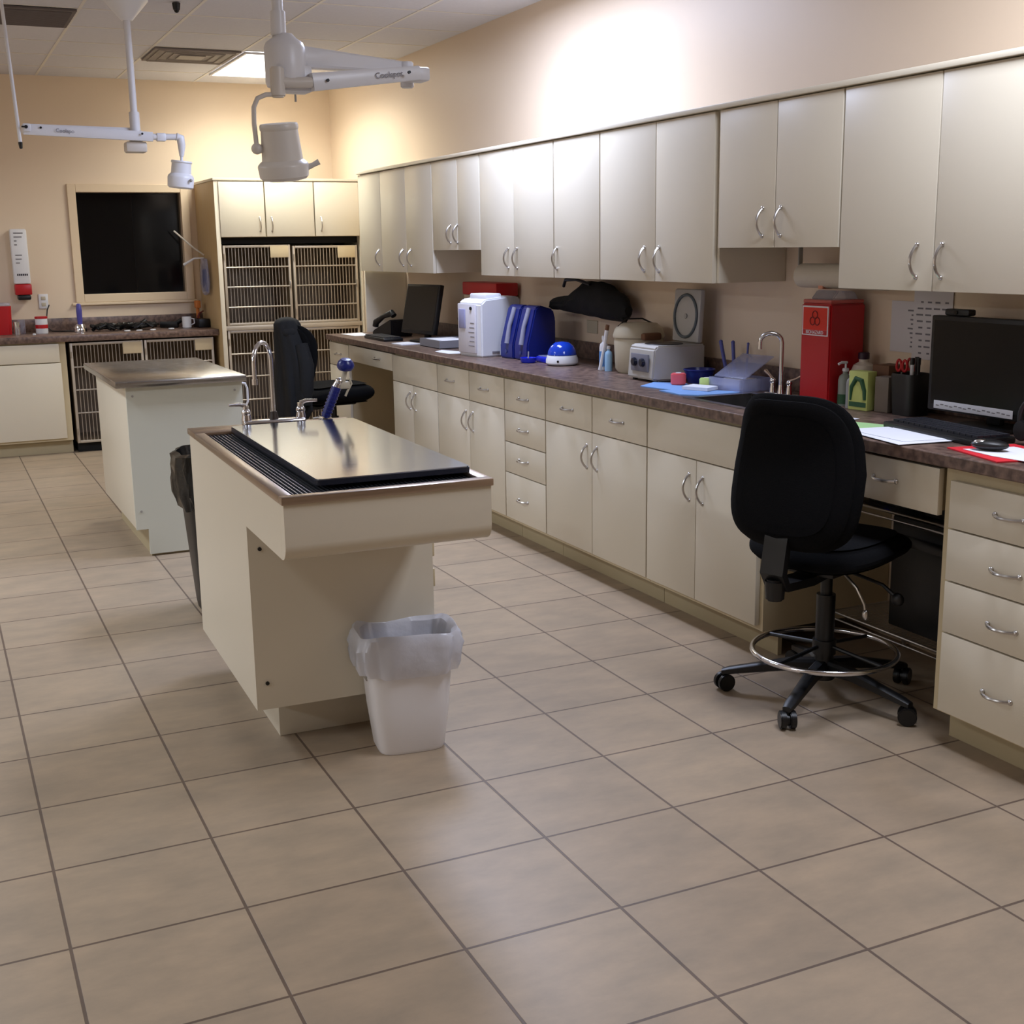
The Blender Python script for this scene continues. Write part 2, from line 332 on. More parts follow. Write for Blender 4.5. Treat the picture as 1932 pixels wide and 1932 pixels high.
# worktop
wt_ = thing('worktop', 'long brown speckled laminate worktop along the right wall', 'counter', (3.26, 3, 0.877))
sx0, sx1, sy0, sy1 = 3.05, 3.36, 1.16, 1.56
m = MB(); zt0, zt1 = 0.8775, 0.917
m.box((2.938, -0.55, zt0), (sx0, 6.31, zt1), 0.004); m.box((sx1, -0.55, zt0), (XBK, 6.31, zt1)); m.box((sx0-0.004, sy1, zt0), (sx1+0.004, 6.31, zt1)); m.box((sx0-0.004, -0.55, zt0), (sx1+0.004, sy0, zt1))
m.build('countertop', M_counter, wt_, world=True, smooth=False)
MB().box((XBK-0.018, -0.55, 0.918), (XBK, 6.278, 1.012), 0.002).build('backsplash', M_counter, wt_, world=True)
def knee_drawer(y0, y1, za, zb, hy, hz):
    t = MB().box((XF, y0+0.003, za), (XF+0.0205, y1-0.003, zb), 0.0015).build('drawer', M_lam, wt_, world=True)
    MB().box((XF+0.021, y0+0.01, za+0.012), (XF+0.42, y1-0.01, zb-0.004)).build('drawer_box', M_edge, t, world=True, smooth=False)
    bow_handle(t, (XF-0.001, hy, hz), False)
knee_drawer(0.05, 0.492, 0.722, 0.866, 0.286, 0.797)
knee_drawer(0.494, 0.926, 0.722, 0.866, 0.70, 0.797)
knee_drawer(4.915, 5.826, 0.755, 0.866, 5.20, 0.815)
sk = thing('sink', 'small steel sink set into the right worktop, behind the office chair', 'sink', (3.2, 1.36, 0.75))
m = MB(); m.box((sx0-0.018, sy0-0.018, 0.9175), (sx1+0.018, sy0+0.012, 0.921)); m.box((sx0-0.018, sy1-0.012, 0.9175), (sx1+0.018, sy1+0.018, 0.921)); m.box((sx0-0.018, sy0+0.012, 0.9175), (sx0+0.012, sy1-0.012, 0.921)); m.box((sx1-0.012, sy0+0.012, 0.9175), (sx1+0.018, sy1-0.012, 0.921))
m.build('sink_rim', M_steel, sk, world=True)
m = MB(); zz = 0.77
m.box((sx0+0.004, sy0+0.004, zz), (sx1-0.004, sy1-0.004, zz+0.004)); m.box((sx0+0.004, sy0+0.004, zz), (sx0+0.008, sy1-0.004, 0.917)); m.box((sx1-0.008, sy0+0.004, zz), (sx1-0.004, sy1-0.004, 0.917)); m.box((sx0+0.004, sy0+0.004, zz), (sx1-0.004, sy0+0.008, 0.917)); m.box((sx0+0.004, sy1-0.008, zz), (sx1-0.004, sy1-0.004, 0.917))
m.build('basin', M_steel, sk, world=True)

# ---------------------------------------------------------------- right run: wall cabinets
XU = 3.222; UT, UB, US = 2.062, 1.374, 1.518
def wall_unit(y0, y1, label, doors, zb=UB, closed_end=False):
    t = thing('wall_cabinet', label, 'cabinet', (3.4, (y0+y1)/2, zb), group='cream wall cabinets along the right wall')
    e = 0.0008; b = MB()
    b.box((XU+0.022, y0+e, zb+0.001), (XBK, y0+0.018, UT)); b.box((XU+0.022, y1-0.018, zb+0.001), (XBK, y1-e, UT))
    b.box((XU+0.022, y0+0.018, zb+0.001), (XBK, y1-0.018, zb+0.02)); b.box((XU+0.022, y0+0.018, UT-0.018), (XBK, y1-0.018, UT)); b.box((XU+0.022, y0+0.018, zb+0.02), (XU+0.028, y1-0.018, UT-0.018))
    b.build('carcass', M_lam, t, world=True, smooth=False)
    for ya, yb, hy in doors:
        d = MB().box((XU, ya+0.003, zb), (XU+0.0205, yb-0.003, UT-0.004), 0.0015).build('door', M_lam, t, world=True)
        if hy is not None: bow_handle(d, (XU-0.001, hy, zb+0.097), True)
    return t
wall_unit(5.786, 6.27, 'single-door cream wall cabinet at the far end of the right wall', [(5.786, 6.268, 5.84)])
wall_unit(4.80, 5.785, 'tall two-door cream wall cabinet above the far black monitor', [(5.285, 5.783, 5.35), (4.802, 5.285, 5.20)])
wall_unit(4.05, 4.799, 'short two-door cream wall cabinet between the far tall ones', [(4.388, 4.797, 4.50), (4.052, 4.388, 4.393)], zb=US)
wall_unit(3.108, 4.049, 'two-door cream wall cabinet above the white analyser and blue cases', [(3.586, 4.046, 3.662), (3.11, 3.586, 3.55)])
wall_unit(2.622, 3.107, 'single-door cream wall cabinet above the hanging black bag', [(2.624, 3.105, 3.07)])
wall_unit(1.645, 2.621, 'tall two-door cream wall cabinet above the grey open-lid centrifuge', [(2.115, 2.619, 2.204), (1.66, 2.115, 2.08)])
wall_unit(0.872, 1.644, 'short two-door cream wall cabinet above the sharps container', [(1.250, 1.628, 1.325), (0.874, 1.250, 1.212)], zb=US)
wall_unit(-0.07, 0.871, 'tall two-door cream wall cabinet at top right above the desk monitor', [(0.404, 0.869, 0.478), (-0.068, 0.404, 0.366)])
tag(MB().box((XU-0.012, -0.075, 0), (XBK, 6.275, 0.02), 0.003).build('cabinet_top_board', M_lam, None, loc=(0, 0, UT+0.001)), 'long cream top board capping the wall cabinets on the right', 'board')
tag(MB().box((XU+0.035, 6.28, 0.92), (XBK, 6.3, 1.372), 0.001).build('end_panel', M_lam, None, loc=(0, 0, 0)), 'cream end panel between counter and wall cabinet behind the far monitor', 'panel')

# ---------------------------------------------------------------- back wall: tall cage cabinet
TX0, TY = 2.385, 7.30
tc_ = thing('tall_cabinet', 'tall cream and tan cabinet surround housing four wire cages by the back wall', 'cabinet', (2.98, 7.65, 0))
MB().box((TX0, TY, 0.0005), (TX0+0.022, YB-0.003, 2.07), 0.001).build('side_panel', M_side, tc_, world=True)
MB().box((TX0, TY-0.006, 0.0005), (TX0+0.034, TY-0.0005, 2.07), 0.001).build('front_edging', M_lam, tc_, world=True)
MB().box((3.562, TY, 0.0005), (3.58, YB-0.003, 2.07)).build('side_panel', M_lam, tc_, world=True)
MB().box((TX0-0.006, TY-0.014, 2.0705), (3.58, YB-0.003, 2.09), 0.002).build('top_board', M_lam, tc_, world=True)
m = MB(); m.box((TX0+0.023, TY+0.003, 1.637), (3.561, YB-0.003, 1.655)); m.box((TX0+0.023, TY+0.02, 1.655), (3.561, TY+0.03, 2.069)); m.build('upper_box', M_edge, tc_, world=True, smooth=False)
for xa, xb, hx in ((2.42, 2.775, 2.735), (2.785, 3.178, 2.83), (3.188, 3.556, 3.235)):
    d = MB().box((xa, TY-0.019, 1.64), (xb, TY+0.001, 2.062), 0.0015).build('door', M_lam, tc_, world=True)
    bow_handle(d, (hx, TY-0.02, 1.735), True, out=(0, -0.03, 0))
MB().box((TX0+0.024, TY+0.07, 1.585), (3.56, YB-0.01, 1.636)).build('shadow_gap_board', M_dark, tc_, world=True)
def cage(x0, x1, z0, z1, rails, label, y=TY+0.012, depth=0.62, cardx=None, grp='wire-fronted cages in the tall cabinet', latch=True):
    t = thing('kennel_cage', label, 'cage', ((x0+x1)/2, y+depth/2, z0), group=grp)
    b = MB(); th = 0.006; yb = y+depth; yi = y+0.022
    b.box((x0, yi, z0), (x0+th, yb, z1)); b.box((x1-th, yi, z0), (x1, yb, z1)); b.box((x0+th, yi, z0), (x1-th, yb, z0+th)); b.box((x0+th, yi, z1-th), (x1-th, yb, z1)); b.box((x0+th, yb-th, z0+th), (x1-th, yb, z1-th))
    b.build('cage_box', M_cagein, t, world=True, smooth=False)
    fr = MB(); f = 0.02
    fr.box((x0, y, z0), (x0+f, y+0.02, z1), 0.003); fr.box((x1-f, y, z0), (x1, y+0.02, z1), 0.003); fr.box((x0+f, y, z0), (x1-f, y+0.02, z0+f), 0.003); fr.box((x0+f, y, z1-f), (x1-f, y+0.02, z1), 0.003)
    fr.build('door_frame', M_cageframe, t, world=True)
    wr = MB(); n = max(3, int((x1-x0-2*f)/0.0262))
    for k in range(1, n):
        xx = x0+f+(x1-x0-2*f)*k/n; wr.box((xx-0.0028, y+0.009, z0+f), (xx+0.0028, y+0.0146, z1-f))
    wr.build('wire_bars', M_wire, t, world=True, smooth=False)
    for r in rails: MB().cyl((x0+f, y+0.004, r), (x1-f, y+0.004, r), 0.0065, n=10).build('cross_rail', M_wire, t, world=True)
    if cardx: MB().box((cardx[0], y-0.006, z1-0.10), (cardx[1], y-0.001, z1-0.008), 0.001).build('card_holder', M_card, t, world=True)
    if latch:
        MB().box((x1-0.018, y-0.012, (z0+z1)/2-0.03), (x1-0.002, y-0.0005, (z0+z1)/2+0.03), 0.003).build('latch', M_wire, t, world=True)
        for zz in (z0+0.09, z1-0.09): MB().cyl((x0+0.006, y-0.004, zz-0.025), (x0+0.006, y-0.004, zz+0.025), 0.006, n=10).build('hinge', M_wire, t, world=True)
    return t
cage(2.432, 2.975, 0.945, 1.575, (1.402, 1.248, 1.089), 'upper left wire cage in the tall cabinet, below the cream doors', cardx=(2.81, 2.96))
cage(2.995, 3.54, 0.945, 1.565, (1.402, 1.248, 1.089), 'upper right wire cage in the tall cabinet, left of the far monitor', cardx=(3.37, 3.52))
cage(2.432, 2.975, 0.12, 0.905, (0.717, 0.534, 0.345), 'lower left wire cage in the tall cabinet, behind the sink faucet')
cage(2.995, 3.54, 0.12, 0.905, (0.717, 0.534, 0.345), 'lower right wire cage in the tall cabinet, behind the chair with jacket')
tag(MB().box((2.41, TY+0.004, 0.907), (3.56, TY+0.05, 0.943), 0.003).build('cage_shelf_rail', M_cageframe, None), 'metal rail dividing the upper and lower cages of the tall cabinet', 'rail')
tag(MB().box((2.41, TY+0.03, 0.0005), (3.56, TY+0.6, 0.118)).build('under_cage_block', M_dark, None), 'dark plinth under the cages in the tall cabinet', 'plinth')

# left counter along the back wall
LY = 7.43
lw = thing('worktop', 'brown laminate worktop along the back wall under the dark window', 'counter', (1.0, 7.75, 0.877))
MB().box((-1.0, LY-0.02, 0.868), (TX0-0.003, YB-0.003, 0.917), 0.004).build('countertop', M_counter, lw, world=True)
MB().box((-1.0, YB-0.021, 0.918), (TX0-0.003, YB-0.003, 1.02), 0.002).build('backsplash', M_counter, lw, world=True)
t = thing('base_cabinet', 'cream base cabinet with wide drawer under the back counter at far left', 'cabinet', (0.7, 7.7, 0))
m = MB(); m.box((0.1, LY+0.022, 0.105), (1.205, YB-0.003, 0.866)); m.build('carcass', M_edge, t, world=True, smooth=False)
MB().box((0.1, LY+0.09, 0.0005), (1.205, LY+0.11, 0.104)).build('toe_board', M_toe, t, world=True, smooth=False)
MB().box((0.12, LY, 0.715), (1.155, LY+0.0205, 0.855), 0.0015).build('drawer', M_lam, t, world=True)
MB().box((0.63, LY, 0.125), (1.16, LY+0.0205, 0.708), 0.0015).build('door', M_lam, t, world=True)
MB().box((0.12, LY, 0.125), (0.625, LY+0.0205, 0.708), 0.0015).build('door', M_lam, t, world=True)
G2 = 'wheeled wire cages under the back counter'
cage(1.235, 1.785, 0.075, 0.855, (0.668, 0.49, 0.31), 'left wire cage under the back counter, beside the cream base cabinet', y=LY+0.015, depth=0.57, cardx=(1.63, 1.775), grp=G2)
cage(1.795, 2.34, 0.075, 0.855, (0.668, 0.49, 0.31), 'right wire cage under the back counter, beside the tall cabinet', y=LY+0.015, depth=0.57, cardx=(2.19, 2.33), grp=G2)
m = MB()
tag(MB().box((1.24, LY+0.06, 0.0005), (2.335, LY+0.55, 0.0745)).build('under_cage_block', M_dark, None), 'near-black block standing in for the shade under the two cages of the back counter', 'plinth')  # near-black block paints the shade in the gap below the wheeled cages

# ---------------------------------------------------------------- near wet-table island
NI = (1.040, 0.383, 0); NR = -0.0233; NW, NL, NH = 0.586, 1.433, 0.91
isl = thing('treatment_table', 'near cream treatment table with steel tub top, white bin at its foot', 'table', NI, NR)
def L_side(x0, x1):
    tub = NH-0.022-0.155; r = 0.035; poly = [(0.046, NH-0.022), (0.046, tub)]
    poly += [(0.515, tub), (0.515, 0.15), (NL-0.004, 0.15), (NL-0.004, NH-0.022)]
    return MB().prism(poly, 'x', x0, x1)
L_side(0.0, 0.018).build('side_panel', M_lam, isl, smooth=False)
L_side(NW-0.018, NW).build('side_panel', M_lam, isl, smooth=False)
tub = NH-0.022-0.155; rr = 0.045
poly = [(0.0, NH-0.022), (0.0, tub+rr)]+[(rr-rr*math.cos(a), tub+rr-rr*math.sin(a)) for a in [PI/2*k/6 for k in range(1, 7)]]+[(0.50, tub), (0.50, tub+0.018), (rr+0.003, tub+0.018), (0.018, tub+rr+0.008), (0.018, NH-0.022)]
m = MB()
m.prism([(u, v) for u, v in poly[:8]]+[(0.0455, tub), (0.0455, NH-0.022)], 'x', 0.0, 0.0183); m.prism([(u, v) for u, v in poly[:8]]+[(0.0455, tub), (0.0455, NH-0.022)], 'x', NW-0.0183, NW)
m.prism(poly, 'x', 0.0183, NW-0.0183); m.build('tub_apron', M_lam, isl)
m = MB(); m.box((0.0, 0.497, 0.15), (NW, 0.5145, tub-0.0005)); m.build('front_panel', M_lam, isl, smooth=False)
MB().box((0.0185, NL-0.02, 0.15), (NW-0.0185, NL-0.004, NH-0.023)).build('back_panel', M_lam, isl, smooth=False)
MB().box((0.095, 0.635, 0.0005), (NW-0.095, NL-0.08, 0.149), 0.001).build('plinth', M_lam, isl)
for z, xx in ((0.66, 0.035), (0.235, 0.035)): MB().cyl((xx, 0.4965, z), (xx, 0.492, z), 0.006, n=12).build('screw_cap', M_black, isl)
for z in (0.60, 0.5, 0.3): MB().box((NW+0.0005, 0.51, z-0.03), (NW+0.012, 0.54, z+0.03), 0.003).build('hinge', M_edge, isl)
# steel rim (open frame) + tub lining
m = MB(); e = 0.006
z0, z1 = NH-0.0215, NH
m.box((-e, -e, z0), (NW+e, 0.03, z1), 0.003); m.box((-e, NL-0.15, z0), (NW+e, NL+e, z1), 0.003); m.box((-e, 0.03, z0), (0.03, NL-0.15, z1), 0.003); m.box((NW-0.028, 0.03, z0), (NW+e, NL-0.15, z1), 0.003)
m.build('steel_rim', M_steelrim, isl)
m = MB(); zi = NH-0.12
m.box((0.022, 0.022, zi), (NW-0.022, NL-0.145, zi+0.004)); m.box((0.022, 0.022, zi), (0.026, NL-0.145, z0)); m.box((NW-0.026, 0.022, zi), (NW-0.022, NL-0.145, z0)); m.box((0.022, 0.022, zi), (NW-0.022, 0.026, z0)); m.box((0.022, NL-0.149, zi), (NW-0.022, NL-0.145, z0))
m.build('tub_lining', mat('tub_steel', (70, 74, 84), 0.35, metal=0.9), isl, smooth=False)
m = MB(); xx = 0.035
while xx < NW-0.03: m.box((xx-0.0013, 0.034, NH-0.014), (xx+0.0013, NL-0.155, NH-0.010)); xx += 0.0125
yy = 0.04
while yy < NL-0.155: m.box((0.032, yy-0.0013, NH-0.017), (NW-0.03, yy+0.0013, NH-0.0145)); yy += 0.0125
m.build('drain_grate', M_mesh, isl, smooth=False)
# removable steel plate
pl = thing('table_plate', 'mirror-bright steel plate with dark edge lying on the near treatment table', 'plate', Matrix.Translation(NI) @ Matrix.Rotation(NR, 4, 'Z') @ Vector((0.345, 0.70, NH+0.001)), NR)
def rrect(x0, y0, x1, y1, r, n=5):
    P = []
    for cx, cy, a0 in ((x1-r, y1-r, 0), (x0+r, y1-r, PI/2), (x0+r, y0+r, PI), (x1-r, y0+r, 1.5*PI)):
        P += [(cx+r*math.cos(a0+PI/2*k/n), cy+r*math.sin(a0+PI/2*k/n)) for k in range(n+1)]
    return P
MB().prism(rrect(-0.226, -0.592, 0.226, 0.575, 0.018), 'z', 0.0, 0.014).build('plate_edge', M_darksteel, pl)
MB().prism(rrect(-0.224, -0.590, 0.224, 0.573, 0.018), 'z', 0.0145, 0.0175).build('plate_top', M_plate, pl)
# faucet
def island_pt(u, v, z=0): return Matrix.Translation(NI) @ Matrix.Rotation(NR, 4, 'Z') @ Vector((u, v, z))
fa = thing('gooseneck_faucet', 'chrome gooseneck faucet with two levers at the back of the near treatment table', 'faucet', island_pt(0.297, 1.365, NH+0.0005), NR-0.03)
MB().box((-0.115, -0.03, 0.0), (0.115, 0.03, 0.022), 0.009, seg=3).build('base_bar', M_chrome, fa)
gp = [(0, 0, 0.022), (0, 0, 0.10), (0, 0, 0.235)]
dx, dy = -0.62*0.13, -0.78*0.13
for k in range(1, 11):
    a = PI*k/10; gp.append((dx*(1-math.cos(a))/2, dy*(1-math.cos(a))/2, 0.235+0.07*math.sin(a)))
gp += [(dx, dy, 0.175)]
MB().tube(gp, 0.0078, 12).build('spout', M_chrome, fa)
MB().cyl((dx, dy, 0.18), (dx, dy, 0.16), 0.0105, n=14).build('aerator', M_chrome, fa)
MB().cyl((0, 0, 0.02), (0, 0, 0.05), 0.018, 0.012, n=16).build('spout_collar', mat('dark_collar', (48, 36, 28), 0.4), fa)
for sx in (-1, 1):
    kx = sx*0.1
    MB().cyl((kx, 0, 0.02), (kx, 0, 0.045), 0.019, 0.014, n=16, bev=0.003).cyl((kx, 0, 0.045), (kx, 0, 0.075), 0.011, n=14).ball((kx, 0, 0.05), 0.017).build('valve', M_chrome, fa)
    MB().tube([(kx, 0, 0.074), (kx+sx*0.02, 0, 0.081), (kx+sx*0.062, -0.008, 0.082)], [0.009, 0.007, 0.005], 10).build('lever', M_chrome, fa)
sp = thing('spray_wand', 'blue-handled spray wand with blue dome standing right of the gooseneck faucet', 'spray wand', island_pt(0.50, 1.365, NH+0.0005), NR)
MB().cyl((-0.01, 0, 0), (-0.01, 0, 0.014), 0.026, n=20, bev=0.003).build('holder', M_chrome, sp)
h0, h1 = Vector((-0.01, 0, 0.014)), Vector((0.036, -0.01, 0.125))
m = MB(); n = 12
m.cyl(h0, h1, 0.0155, 0.0185, n=18)
for k in range(8):
    q = h0.lerp(h1, 0.1+k*0.11); dirv = (h1-h0).normalized(); m.cyl(q-dirv*0.0025, q+dirv*0.0025, 0.0195, n=18)
m.build('grip', M_blue, sp)
MB().cyl(h1, h1+Vector((0.010, -0.002, 0.025)), 0.018, 0.012, n=16).ball(h1+Vector((0.01, -0.002, 0.02)), 0.016).build('neck', M_chrome, sp)
MB().cyl((0.056, -0.012, 0.128), (0.07, -0.02, 0.19), 0.009, n=12).box((0.045, -0.025, 0.118), (0.085, 0.0, 0.145), 0.005).build('valve_body', M_beige, sp)
MB().tube([(0.086, -0.012, 0.155), (0.092, -0.014, 0.135), (0.075, -0.016, 0.108), (0.066, -0.016, 0.09)], 0.0045, 8).build('trigger', M_beige, sp)
MB().lathe([(0.0, 0.028), (0.018, 0.026), (0.028, 0.016), (0.0325, 0.003), (0.031, -0.006), (0.026, -0.013), (0.0, -0.016)], n=28, M=Matrix.Translation((0.07, -0.022, 0.203)) @ Euler((0.25, 0.0, 0)).to_matrix().to_4x4()).build('spray_dome', M_blue, sp)
MB().tube([(-0.01, 0.02, 0.0), (-0.02, 0.05, 0.012), (-0.05, 0.03, 0.008), (0.0, 0.045, 0.006)], 0.004, 8).build('hose_stub', M_beige, sp)

# ---------------------------------------------------------------- far table island
FI = (1.063, 3.649, 0); FR = 0.0083; FW, FL, FH = 0.655, 1.23, 0.91
fi = thing('treatment_table', 'far cream treatment table with flat steel top, before the back counter', 'table', FI, FR)
m = MB(); m.box((0, 0, FH-0.034), (FW, FL, FH), 0.006)
m.build('steel_top', M_steel, fi)
MB().box((0.055, 0.068, 0.15), (0.073, FL-0.07, FH-0.035), 0.001).build('side_panel', M_lam, fi)
MB().box((0.622, 0.068, 0.15), (0.640, FL-0.07, FH-0.035), 0.001).build('side_panel', M_lam, fi)
MB().prism([(0.055, FH-0.035), (0.055, 0.145), (0.115, 0.145), (0.115, 0.012), (0.640, 0.012), (0.640, FH-0.035)], 'y', 0.048, 0.067).build('front_panel', mat('pale_green_grey_laminate', (206, 206, 192), 0.34), fi, smooth=False)
MB().box((0.0735, FL-0.09, 0.15), (0.6215, FL-0.07, FH-0.035)).build('back_panel', M_lam, fi, smooth=False)
MB().box((0.125, 0.068, 0.0005), (0.57, FL-0.15, 0.149)).build('plinth', M_toe, fi, smooth=False)
for xx, z in ((0.085, 0.83), (0.600, 0.83), (0.085, 0.24), (0.6, 0.24)): MB().cyl((xx, 0.0478, z), (xx, 0.0445, z), 0.006, n=10).build('screw_cap', M_grey, fi)
MB().tube([(0.641, 0.10, 0.86), (0.668, 0.10, 0.855), (0.678, 0.10, 0.83), (0.678, 0.10, 0.76), (0.668, 0.10, 0.74), (0.641, 0.10, 0.735)], 0.006, 8).build('side_handle', M_white, fi)

# ---------------------------------------------------------------- bins
def sup(w, d, z, n=3.2, N=40, cx=0, cy=0, wob=0, seed=0.0):
    P = []
    for k in range(N):
        a = 2*PI*k/N; c, s = math.cos(a), math.sin(a)
        r = 1+wob*noise.noise(Vector((math.cos(a)*3+seed, math.sin(a)*3, z*18)))
        P.append((cx+math.copysign(abs(c)**(2/n), c)*w/2*r, cy+math.copysign(abs(s)**(2/n), s)*d/2*r, z))
    return P
def drape(w, d, z, fold, seed=0.0, n=4.0, N=96):
    P = []
    for k in range(N):
        a = 2*PI*k/N; c, s_ = math.cos(a), math.sin(a)
        r = 1+fold*(0.5+0.5*math.sin(a*11+seed+2.2*noise.noise(Vector((c*2+seed, s_*2, z*9)))))+fold*0.6*abs(noise.noise(Vector((c*4, s_*4+seed, z*14))))
        P.append((math.copysign(abs(c)**(2/n), c)*w/2*r, math.copysign(abs(s_)**(2/n), s_)*d/2*r, z+0.006*math.sin(a*3+seed)))
    return P
wbn = thing('waste_bin', 'white plastic waste bin with overhanging clear liner, under the near treatment table', 'bin', (1.50, 0.765, 0), -0.12)
MB().loft([sup(0.205, 0.155, 0.0005, 4), sup(0.215, 0.165, 0.012, 4), sup(0.25, 0.185, 0.15, 4), sup(0.272, 0.198, 0.30, 4), sup(0.29, 0.21, 0.375, 4), sup(0.28, 0.20, 0.372, 4), sup(0.20, 0.15, 0.02, 4)]).build('bin_body', M_bin, wbn)
MB().loft([drape(0.19, 0.14, 0.06, -0.02), drape(0.255, 0.182, 0.30, -0.06, 1), drape(0.278, 0.199, 0.378, -0.02, 1), drape(0.300, 0.220, 0.390, 0.02, 1), drape(0.312, 0.230, 0.380, 0.05, 1), drape(0.318, 0.236, 0.350, 0.10, 1.5), drape(0.308, 0.228, 0.315, 0.11, 2), drape(0.300, 0.222, 0.285, 0.12, 2.6), drape(0.290, 0.214, 0.262, 0.10, 3)], cap=False).build('liner', M_liner, wbn)
MB().box((-0.135, -0.03, 0.235), (-0.127, 0.03, 0.25), 0.002).build('handle_slot', M_grey, wbn)
bbn = thing('waste_bin', 'tall black waste bin with crumpled black liner behind the near treatment table', 'bin', (1.365, 2.62, 0), 0.0)
MB().loft([sup(0.30, 0.24, 0.0005, 4), sup(0.31, 0.25, 0.03, 4), sup(0.40, 0.32, 0.64, 4), sup(0.41, 0.33, 0.66, 4)]).build('bin_body', M_black, bbn)
MB().loft([drape(0.385, 0.305, 0.46, 0.06, 1), drape(0.392, 0.312, 0.52, 0.14, 2), drape(0.40, 0.32, 0.58, 0.13, 3), drape(0.412, 0.332, 0.64, 0.11, 4), drape(0.418, 0.338, 0.69, 0.06, 2), drape(0.38, 0.30, 0.70, 0.04, 2), drape(0.35, 0.27, 0.60, -0.03, 2)], cap=False).build('liner', M_blackbag, bbn)

# ---------------------------------------------------------------- chairs (built facing +x)
def star_base(t, r, caster=0.03, ring=None, post_top=0.47, a0=0.0, post_r=0.026):
    for k in range(5):
        a = a0+2*PI*k/5; d = Vector((math.cos(a), math.sin(a), 0)); sd = Vector((-d.y, d.x, 0))
        rings = []
        for q, z, hw, hh in ((0.03, 0.115, 0.024, 0.024), (0.12, 0.112, 0.022, 0.02), (r*0.7, 0.09, 0.019, 0.015), (r*0.95, 0.074, 0.018, 0.012), (r+0.01, 0.068, 0.014, 0.009)):
            c = d*q+Vector((0, 0, z)); rings.append([c+sd*hw*u+Vector((0, 0, hh*v)) for u, v in ((-1, -0.7), (-0.7, -1), (0.7, -1), (1, -0.7), (1, 0.6), (0.6, 1), (-0.6, 1), (-1, 0.6))])
        leg = MB().loft(rings).build('base_leg', M_black, t)
        c = d*r+Vector((0, 0, caster)); ang = a+0.6
        ax = Vector((-math.sin(ang), math.cos(ang), 0))
        m = MB(); m.cyl(c-ax*0.026, c-ax*0.006, caster-0.0005, n=20, bev=0.003); m.cyl(c+ax*0.006, c+ax*0.026, caster-0.0005, n=20, bev=0.003); m.cyl(c+Vector((0, 0, 0)), c+Vector((0, 0, 0.036)), 0.008, n=10); m.cyl(c-ax*0.007, c+ax*0.007, 0.02, n=12)
        m.build('caster', M_black, leg)
    MB().cyl((0, 0, 0.07), (0, 0, 0.15), 0.04, 0.032, n=24, bev=0.004).build('hub', M_black, t)
    MB().cyl((0, 0, 0.14), (0, 0, post_top-0.1), post_r+0.006, n=20).cyl((0, 0, post_top-0.1), (0, 0, post_top), post_r-0.006, n=20).build('gas_post', M_black, t)
    if ring:
        pts = [(ring[0]*math.cos(2*PI*k/56), ring[0]*math.sin(2*PI*k/56), ring[1]) for k in range(56)]
        m = MB().tube(pts, 0.0095, 10, closed=True); m.build('foot_ring', M_chrome, t)
        m = MB()
        for k in range(4):
            a = a0+0.3+PI/2*k; m.tube([(0.03*math.cos(a), 0.03*math.sin(a), ring[1]+0.02), (ring[0]*math.cos(a), ring[0]*math.sin(a), ring[1])], 0.007, 8)
        m.cyl((0, 0, ring[1]-0.01), (0, 0, ring[1]+0.04), 0.04, n=20); m.build('ring_spokes', M_black, t)
def seat_and_back(t, seat_z, back_w, back_h, back_z, tilt=0.12, bx=-0.25, st=0.085):
    def sshape(x, y, z): return (x, y*1.0+0.02*(abs(x)/0.25)**2, z)
    S = Matrix.Translation((0.03, 0, seat_z)) @ Matrix.Rotation(PI/2, 4, 'Z') @ Matrix.Rotation(PI/2, 4, 'X')
    MB().cushion(0.49, 0.47, st, 3.0, M=S, shape=lambda x, y, z: (x*(1-0.08*z/0.235), y+0.012*(x/0.245)**2-0.03*max(0, (-z)/0.235)**3, z)).build('seat', M_fabric, t)
    MB().box((-0.13, -0.10, seat_z-0.075), (0.13, 0.10, seat_z-0.038), 0.012).build('seat_plate', M_black, t)
    def bshape(x, y, z):
        k = 1-0.16*(z/(back_h/2)) if z > 0 else 1-0.02*(z/(back_h/2))
        return (x*k, y-0.055*(x/(back_w/2))**2*(-1)+0.03*math.sin((z/back_h+0.1)*PI*1.6), z)
    Bm = Matrix.Translation((bx, 0, back_z)) @ Matrix.Rotation(-tilt, 4, 'Y') @ Matrix.Rotation(-PI/2, 4, 'Z')
    b = MB().cushion(back_w, back_h, 0.075, 3.8, M=Bm, shape=bshape).build('backrest', M_fabric, t)
    def sh2(x, y, z):
        X, Y, Z = bshape(x, y, z); return (X, Y, Z)
    Bm2 = Matrix.Translation((bx-0.028, 0, back_z)) @ Matrix.Rotation(-tilt, 4, 'Y') @ Matrix.Rotation(-PI/2, 4, 'Z')
    MB().cushion(back_w-0.035, back_h-0.035, 0.05, 4.0, M=Bm2, shape=sh2).build('back_shell', M_fabric, b)
    pts = [(0.0, seat_z-0.07), (bx*0.55, seat_z-0.085), (bx-0.035, seat_z-0.075), (bx-0.062, seat_z-0.03), (bx-0.035, back_z-back_h/2+0.07)]
    rings = []
    for i, (px, pz) in enumerate(pts):
        a = pts[min(i+1, 4)]; b0 = pts[max(i-1, 0)]; tx, tz = a[0]-b0[0], a[1]-b0[1]; l = math.hypot(tx, tz); nx, nz = -tz/l, tx/l; hw = 0.042; th = 0.014
        rings.append([(px+nx*th, -hw, pz+nz*th), (px+nx*th, hw, pz+nz*th), (px-nx*th, hw, pz-nz*th), (px-nx*th, -hw, pz-nz*th)])
    MB().loft(rings).build('back_bracket', M_black, t)
    MB().cyl((bx-0.05, 0, seat_z-0.12), (bx-0.05, 0, seat_z-0.05), 0.03, 0.034, n=16, bev=0.006).build('adjust_knob', M_black, t)
ch = thing('office_chair', 'tall black drafting chair with chrome foot ring at the near desk', 'chair', (2.92, 0.5, 0), math.radians(20))
